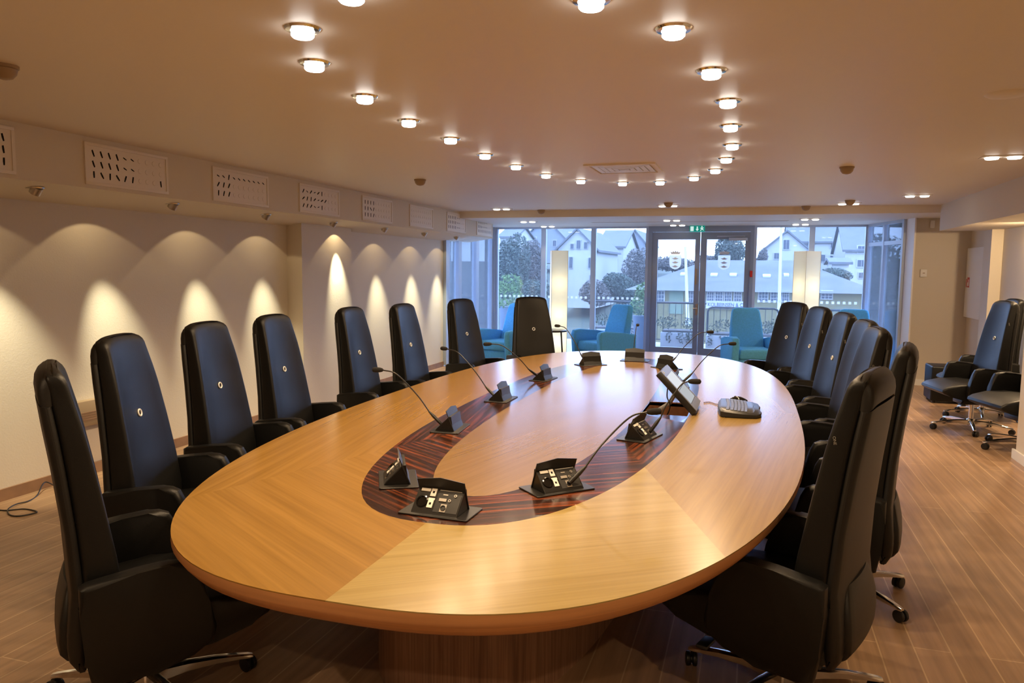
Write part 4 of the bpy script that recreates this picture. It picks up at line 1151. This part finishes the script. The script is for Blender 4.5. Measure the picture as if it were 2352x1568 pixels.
def bush(name, cat, label, c, r, n, s, mat, trunk=None, group=None, seed=1, lumps=5):
    rnd = random.Random(seed)
    t = thing(name, label, cat, (c[0], c[1], c[2] - r[2]), 0, group)
    bm = nb()
    for k in range(lumps):
        f = 0.55 + 0.35*rnd.random()
        lc = (rnd.uniform(-.45, .45)*r[0], rnd.uniform(-.4, .4)*r[1], r[2] + rnd.uniform(-.35, .45)*r[2])
        leafy(bm, lc, (r[0]*f, r[1]*f, r[2]*f), n//lumps, s, rnd)
    obj('foliage', bm, mat, t, 0)
    bm = nb(); z0 = -0.2 if trunk is None else trunk
    add_tube(bm, [(0, 0, z0), (0.02*r[0], 0, r[2]*0.6), (0.05*r[0], 0, r[2]*1.3)], [0.05*min(r) + 0.01, 0.04*min(r) + 0.01, 0.01*min(r) + 0.004], 8)
    obj('trunk', bm, M['trunk'], t)
    return t

# terrace planters with shrubs, railings, pots
def planter(x0, x1, y, label, seed):
    t = thing('planter', label, 'planter', ((x0+x1)/2, y, 0), 0, 'white planters on the terrace')
    w = (x1 - x0)/2
    bm = nb(); add_box(bm, (-w, -0.28, -0.03), (w, 0.28, 0.36), bevel=0.01); obj('trough', bm, M['planter'], t)
    bm = nb(); add_box(bm, (-w + 0.03, -0.25, 0.36), (w - 0.03, 0.25, 0.40)); obj('soil', bm, M['trunk'], t)
    rnd = random.Random(seed); bm = nb()
    for k in range(int(w*14)):
        leafy(bm, (rnd.uniform(-w, w), rnd.uniform(-.2, .1), 0.48 + rnd.random()*0.10), (0.14, 0.14, 0.13), 60, 0.026, rnd)
    for k in range(4):
        xx = rnd.uniform(-w, w); 
        for j in range(3): leafy(bm, (xx + rnd.uniform(-.05, .05), -0.30, 0.33 - j*0.07), (0.06, 0.02, 0.05), 14, 0.022, rnd)
    obj('plants', bm, M['leaf_pl'], t, 0)
M['leaf_pl'] = pbr('planter_leaves', (0.035, 0.045, 0.023, 1), 0.8, var=0.5, vscale=14)
planter(-1.80, -0.95, 16.3, 'white planter with straggly plants seen through the left door leaf', 5)
planter(-0.85, 0.6, 15.9, 'white planter with straggly plants seen through the right door leaf', 6)
planter(-3.4, -2.0, 16.6, 'white planter with straggly plants behind the blue armchair left of the door', 8)
def railing(x0, x1, y, zt, label, round_l=False, round_r=False, z0=0.0):
    t = thing('railing', label, 'railing', (x0, y, 0), 0, 'black railings on the terrace')
    L = x1 - x0
    bm = nb(); pts = []
    r = 0.09
    left = [(0, 0, z0 - 0.03), (0, 0, zt - r), (r*0.3, 0, zt - r*0.3), (r, 0, zt)] if round_l else [(0, 0, zt)]
    right = [(L - r, 0, zt), (L - r*0.3, 0, zt - r*0.3), (L, 0, zt - r), (L, 0, z0 - 0.03)] if round_r else [(L, 0, zt)]
    add_tube(bm, left + right, 0.024, 8); obj('top_rail', bm, M['blackpaint'], t)
    bm = nb(); add_tube(bm, [(0, 0, z0 + 0.10), (L, 0, z0 + 0.10)], 0.014, 6); obj('bottom_rail', bm, M['blackpaint'], t)
    n = int(L/0.13)
    for k in range(1, n):
        bm = nb(); add_tube(bm, [(k*L/n, 0, z0 + 0.10), (k*L/n, 0, zt)], 0.007, 5); obj('baluster', bm, M['blackpaint'], t)
railing(-3.6, -0.95, 17.2, 0.93, 'black railing seen through the left window bays and left door leaf')
railing(-0.90, 0.55, 16.9, 0.86, 'black railing with rounded ends seen through the right door leaf', True, True)
railing(0.78, 3.2, 16.9, 0.86, 'black railing with a rounded end right of the farthest right chair', True, False)
def potted(x, y, h, label, seed, pr=0.20, ph=0.75, fr=0.26):
    t = thing('potted_bay_tree', label, 'potted plant', (x, y, -0.03), 0, 'potted round bushes on the terrace')
    bm = nb(); add_lathe(bm, [(pr*0.7, 0), (pr*0.78, 0.02), (pr, ph - 0.03), (pr, ph)], 18); obj('pot', bm, M['pot'], t)
    rnd = random.Random(seed); bm = nb()
    leafy(bm, (0, 0, ph + 0.2), (fr, fr, fr*0.95), 520, 0.035, rnd); leafy(bm, (0.05, 0, ph + 0.5), (fr*0.8, fr*0.8, fr*0.7), 300, 0.035, rnd); obj('foliage', bm, M['leaf_li'], t, 0)
potted(-2.12, 15.6, 1.3, 'round green bush in a blue-grey pot left of the glass door', 2)
potted(-5.15, 16.0, 1.3, 'round green bush in a pot at the left corner of the glass wall', 3, fr=0.33, ph=0.85)
potted(0.98, 16.0, 1.2, 'dark green bush in a pot behind the right floor lamp', 4, fr=0.2, ph=0.65)

# masts
def mast(px0, py0, px1, py1, Y, r, label):
    a = at(px0, py0, Y); b = at(px1, py1, Y)
    t = thing('flagpole', label, 'pole', (b.x, b.y, b.z), 0, 'white poles outside')
    d = a - b; bm = nb(); add_tube(bm, [(0, 0, 0), d], [r, r*0.6], 8); obj('shaft', bm, M['mast'], t)
    bm = nb(); add_lathe(bm, [(r*1.4, -0.02), (r*1.4, 0.1)], 10); obj('foot', bm, M['mast'], t)
mast(1574, 566, 1580, 745, 21, 0.05, 'white pole seen through the left door leaf')
mast(1795, 500, 1788, 760, 22, 0.05, 'white flagpole left of the right floor lamp')
mast(1505, 480, 1502, 640, 40, 0.06, 'thin far mast just left of the door')

# houses -----------------------------------------------------------
def house(name, label, px0, px1, pye, pyr, pyb, Y, depth, gable='front', wall='house_white', roof='roof', wins=(), cat='house', over=0.3, chim=None):
    """front plane at Y between pixel columns; pye = eaves row, pyr = ridge row, pyb = foot row; wins: (x0,y0,x1,y1) pixel boxes on the front"""
    A = at(px0, pye, Y); B = at(px1, pye, Y); zr = at((px0+px1)/2, pyr, Y).z; zb = at((px0+px1)/2, pyb, Y).z
    xc = (A.x + B.x)/2; hw = (B.x - A.x)/2; ze = A.z
    t = thing(name, label, cat, (xc, Y, zb), 0, 'buildings across the water')
    H, Rr = ze - zb, zr - zb
    bm = nb()
    if gable == 'front': add_prism(bm, [(-hw, -1.5), (hw, -1.5), (hw, H), (0, Rr), (-hw, H)], 0, depth, 'y')
    else: add_prism(bm, [(0, -1.5), (depth, -1.5), (depth, H), (depth/2, Rr), (0, H)], -hw, hw, 'x')
    obj('wall', bm, M[wall], t, 0)
    bm = nb(); th = 0.22
    if gable == 'front':
        k = (Rr - H)/hw
        for s in (-1, 1):
            add_prism(bm, [(0, Rr + 0.02), (s*(hw + over), H - k*over + 0.02), (s*(hw + over), H - k*over + th), (0, Rr + th)], -over, depth + over, 'y')
    else:
        k = (Rr - H)/(depth/2)
        add_prism(bm, [(-over, H - k*over), (depth/2, Rr + 0.02), (depth + over, H - k*over), (depth + over, H - k*over + th), (depth/2, Rr + th), (-over, H - k*over + th)], -hw - over, hw + over, 'x')
    obj('roof', bm, M[roof], t, 0)
    for wdw in wins:
        p = at(wdw[0], wdw[3], Y); q = at(wdw[2], wdw[1], Y)
        x0, x1, z0, z1 = p.x - xc, q.x - xc, p.z - zb, q.z - zb
        fr = min(x1 - x0, z1 - z0)*0.16
        bm = nb(); add_box(bm, (x0 - fr, -0.10, z0 - fr), (x1 + fr, 0.02, z1 + fr)); f_ = obj('window', bm, M['house_white'], t, 0)
        bm = nb()
        xm = (x0 + x1)/2
        add_box(bm, (x0, -0.13, z0), (xm - fr*0.25, -0.10, z1)); add_box(bm, (xm + fr*0.25, -0.13, z0), (x1, -0.10, z1)); obj('pane', bm, M['pane_dark'], f_, 0)
    if chim:
        bm = nb(); add_box(bm, (chim*hw - 0.35, depth*0.4, Rr - 1.0), (chim*hw + 0.35, depth*0.4 + 0.7, Rr + 0.9)); obj('chimney', bm, M['house_grey'], t, 0)
    return t
house('house', 'white gabled house with three windows in its gable, seen left of the glass door', 1282, 1370, 572, 528, 668, 66, 11, 'front', wins=((1311,560,1318,571),(1325,552,1334,571),(1342,556,1349,571),(1308,590,1316,615),(1352,592,1362,615),(1355,632,1365,648)))
house('house', 'white house with a wide slate roof and dormer next to the three-window gable', 1376, 1432, 568, 528, 668, 81, 10, 'side', wins=((1394,580,1404,598),(1380,582,1388,598),(1393,630,1404,645),(1410,585,1417,600)))
house('house', 'grey-blue gabled house at the left of the door frame', 1434, 1482, 558, 530, 640, 97, 12, 'front', wall='house_grey', wins=((1440,580,1447,595),(1458,580,1464,595)))
house('house', 'white house fragment at the top of the leftmost tall window bay', 1148, 1184, 545, 520, 572, 90, 8, 'side', wins=((1152,552,1158,562),(1168,552,1174,562)))
house('house', 'pale house with blue roof above the hedge of the left window bays', 1205, 1298, 548, 500, 580, 105, 14, 'front', wall='house_grey', wins=((1222,545,1232,560),(1270,552,1278,565)))
house('house', 'white gabled house seen right of the glass door', 1755, 1858, 574, 532, 622, 84, 12, 'front', wins=((1799,551,1813,572),(1778,581,1791,594),(1826,582,1838,594)))
house('house', 'large white house with a broad blue roof behind the right floor lamp', 1812, 1938, 556, 505, 625, 100, 12, 'side', wins=((1846,560,1856,570),(1908,559,1920,569),(1906,587,1920,602),(1885,585,1895,600)), chim=-0.2)
house('house', 'tall white house with a steep blue roof at the right corner of the glass wall', 1942, 2040, 575, 505, 640, 84, 12, 'side', wins=((1970,565,1988,580),(1969,597,1988,612),(1972,626,1984,638)))
house('shed', 'small white garage with a dark door below the right-hand houses', 1912, 1950, 606, 596, 640, 72, 5, 'side', wins=(), cat='shed')
# warehouse on the quay
def warehouse():
    Y = 44; A = at(1458, 663, Y); B = at(2010, 655, Y); zb = -3.2; ze = A.z
    zr = at(1600, 597, Y + 9).z
    xc = (A.x + B.x)/2; hw = (B.x - A.x)/2
    t = thing('warehouse', 'long low yellow warehouse with a grey roof and a white name board', 'warehouse', (xc, Y, zb))
    H, Rr = ze - zb, zr - zb
    bm = nb(); add_box(bm, (-hw, 0, 0), (hw, 18, H)); obj('wall', bm, M['yellow'], t, 0)
    bm = nb()
    v = [(-hw - .5, -.6, H - .05), (hw + .5, -.6, H - .05), (hw + .5, 18.6, H - .05), (-hw - .5, 18.6, H - .05), (-hw + 3.5, 9, Rr), (hw - 3.5, 9, Rr)]
    V = [bm.verts.new(p) for p in v]
    for f in ((0, 1, 5, 4), (1, 2, 5), (2, 3, 4, 5), (3, 0, 4), (3, 2, 1, 0)): bm.faces.new([V[i] for i in f])
    obj('roof', bm, M['roof_l'], t, 0)
    for w in ((1506,668,1526,694),(1580,668,1598,694),(1624,670,1640,692),(1643,670,1660,692),(1664,670,1680,692),(1686,670,1703,692),(1742,670,1764,692),(1770,670,1790,692),(1796,668,1812,692),(1886,668,1912,686)):
        p = at(w[0], w[3], Y); q = at(w[2], w[1], Y); x0, x1, z0, z1 = p.x - xc, q.x - xc, p.z - zb, q.z - zb
        bm = nb(); add_box(bm, (x0 - .04, -.06, z0 - .04), (x1 + .04, .02, z1 + .04)); f_ = obj('window', bm, M['house_white'], t, 0)
        bm = nb(); n = 3
        for i in range(n):
            for j in range(3):
                a = x0 + (x1 - x0)*i/n; b_ = x0 + (x1 - x0)*(i + 1)/n; c_ = z0 + (z1 - z0)*j/3; d_ = z0 + (z1 - z0)*(j + 1)/3
                add_box(bm, (a + .02, -.09, c_ + .02), (b_ - .02, -.06, d_ - .02))
        obj('pane', bm, M['pane_dark'], f_, 0)
    p = at(1536, 720, Y); q = at(1570, 668, Y); bm = nb(); add_box(bm, (p.x - xc, -.08, p.z - zb), (q.x - xc, .02, q.z - zb)); obj('gate', bm, M['gate'], t, 0)
    p = at(1621, 708, Y - .1); q = at(1712, 692, Y - .1)
    bm = nb(); add_box(bm, (p.x - xc, -.16, p.z - zb), (q.x - xc, -.08, q.z - zb)); s_ = obj('sign_board', bm, M['signboard'], t, 0)
    cx = (p.x + q.x)/2 - xc; cz = (p.z + q.z)/2 - zb; hh = q.z - p.z
    mt = Matrix.Translation((cx, -.165, cz)) @ Matrix.Rotation(PI/2, 4, 'X') @ Matrix.Scale(0.86, 4, (1, 0, 0))
    text_mesh('sign_lettering', 'I. KOLBEINSEN & CO', hh*0.66, M['signtext'], mt, s_, 0.01)
    for w in ((1563,628,1578,633),(1632,629,1648,635),(1676,629,1692,635),(1752,632,1770,637),(1800,630,1812,635)):
        # skylights on the roof slope
        k = (w[3] + w[1])/2; Yk = Y
        for _ in range(12):
            f = (at(w[0], k, Yk).z - (zb + H - .05))/(Rr - H + .05); Yk = Y - .6 + max(0, min(1, f))*9.6
        c_ = at((w[0] + w[2])/2, k, Yk); wd = (at(w[2], k, Yk).x - at(w[0], k, Yk).x)/2
        bm = nb(); sl = math.atan2(Rr - H, 9.6)
        mt = Matrix.Translation((c_.x - xc, c_.y - Y, c_.z - zb)) @ Matrix.Rotation(sl, 4, 'X'); add_box(bm, (-wd, -.35, 0), (wd, .35, .08), mt); obj('skylight', bm, M['signboard'], t, 0)
warehouse()

# vegetation on the slopes
def treeat(px0, px1, pyt, pyb, Y, mat, n, s, label, seed, name='tree', lumps=8, cat='tree'):
    A = at(px0, pyb, Y); B = at(px1, pyt, Y)
    c = ((A.x + B.x)/2, Y, (A.z + B.z)/2); r = ((B.x - A.x)/2, min((B.x - A.x)/2, 5), (B.z - A.z)/2)
    return bush(name, cat, label, c, r, n*3, s*0.52, M[mat], trunk=-1.5, group='trees on the slope', seed=seed, lumps=lumps)
treeat(1140, 1215, 545, 700, 60, 'leaf_dk', 3600, 0.22, 'dark evergreen mass filling the left window bay', 11)
treeat(1190, 1262, 556, 700, 64, 'leaf_br', 3200, 0.22, 'bare brownish tree before the pale blue-roofed house', 12)
treeat(1205, 1262, 640, 700, 40, 'leaf_dk', 1200, 0.16, 'low green shrub at the foot of the bare tree', 18, 'shrub', cat='shrub')
treeat(1330, 1400, 646, 700, 52, 'leaf_br', 2200, 0.17, 'brown hedge below the three-window gable', 13, 'hedge', cat='hedge')
treeat(1385, 1462, 632, 698, 54, 'leaf_dk', 2400, 0.17, 'dark hedge below the dormer house', 14, 'hedge', cat='hedge')
treeat(1435, 1500, 575, 690, 70, 'leaf_br', 2400, 0.20, 'bare tree before the grey-blue gabled house', 15)
treeat(1640, 1712, 545, 622, 75, 'leaf_dk', 2600, 0.24, 'dark wooded hilltop seen through the right door leaf', 16)
treeat(1595, 1650, 578, 622, 78, 'leaf_br', 1400, 0.22, 'bare tree beside the wooded hilltop', 17)
treeat(1490, 1600, 590, 622, 90, 'leaf_br', 2200, 0.22, 'far bare tree line over the warehouse roof', 19)
treeat(1735, 1765, 575, 625, 80, 'leaf_br', 900, 0.2, 'thin bare tree left of the right-hand gabled house', 20)
treeat(1880, 1960, 620, 655, 70, 'leaf_dk', 1500, 0.2, 'dark shrub below the garage', 21, 'shrub', cat='shrub')
treeat(950, 1135, 560, 720, 48, 'leaf_dk', 4200, 0.26, 'dark evergreen mass seen through the left side window', 22)

# ------------------------------------------------------------------ world: overcast daylight
w = bpy.data.worlds.new('overcast_sky'); scn.world = w; w.use_nodes = True
bg = w.node_tree.nodes['Background']
bg.inputs['Color'].default_value = (0.38, 0.565, 1.0, 1); bg.inputs['Strength'].default_value = 8.0
scn.cycles.use_denoising = True
try: scn.cycles.denoiser = 'OPENIMAGEDENOISE'
except Exception: pass
scn.cycles.max_bounces = 8; scn.cycles.diffuse_bounces = 5; scn.cycles.transparent_max_bounces = 12
scn.cycles.sample_clamp_indirect = 6.0
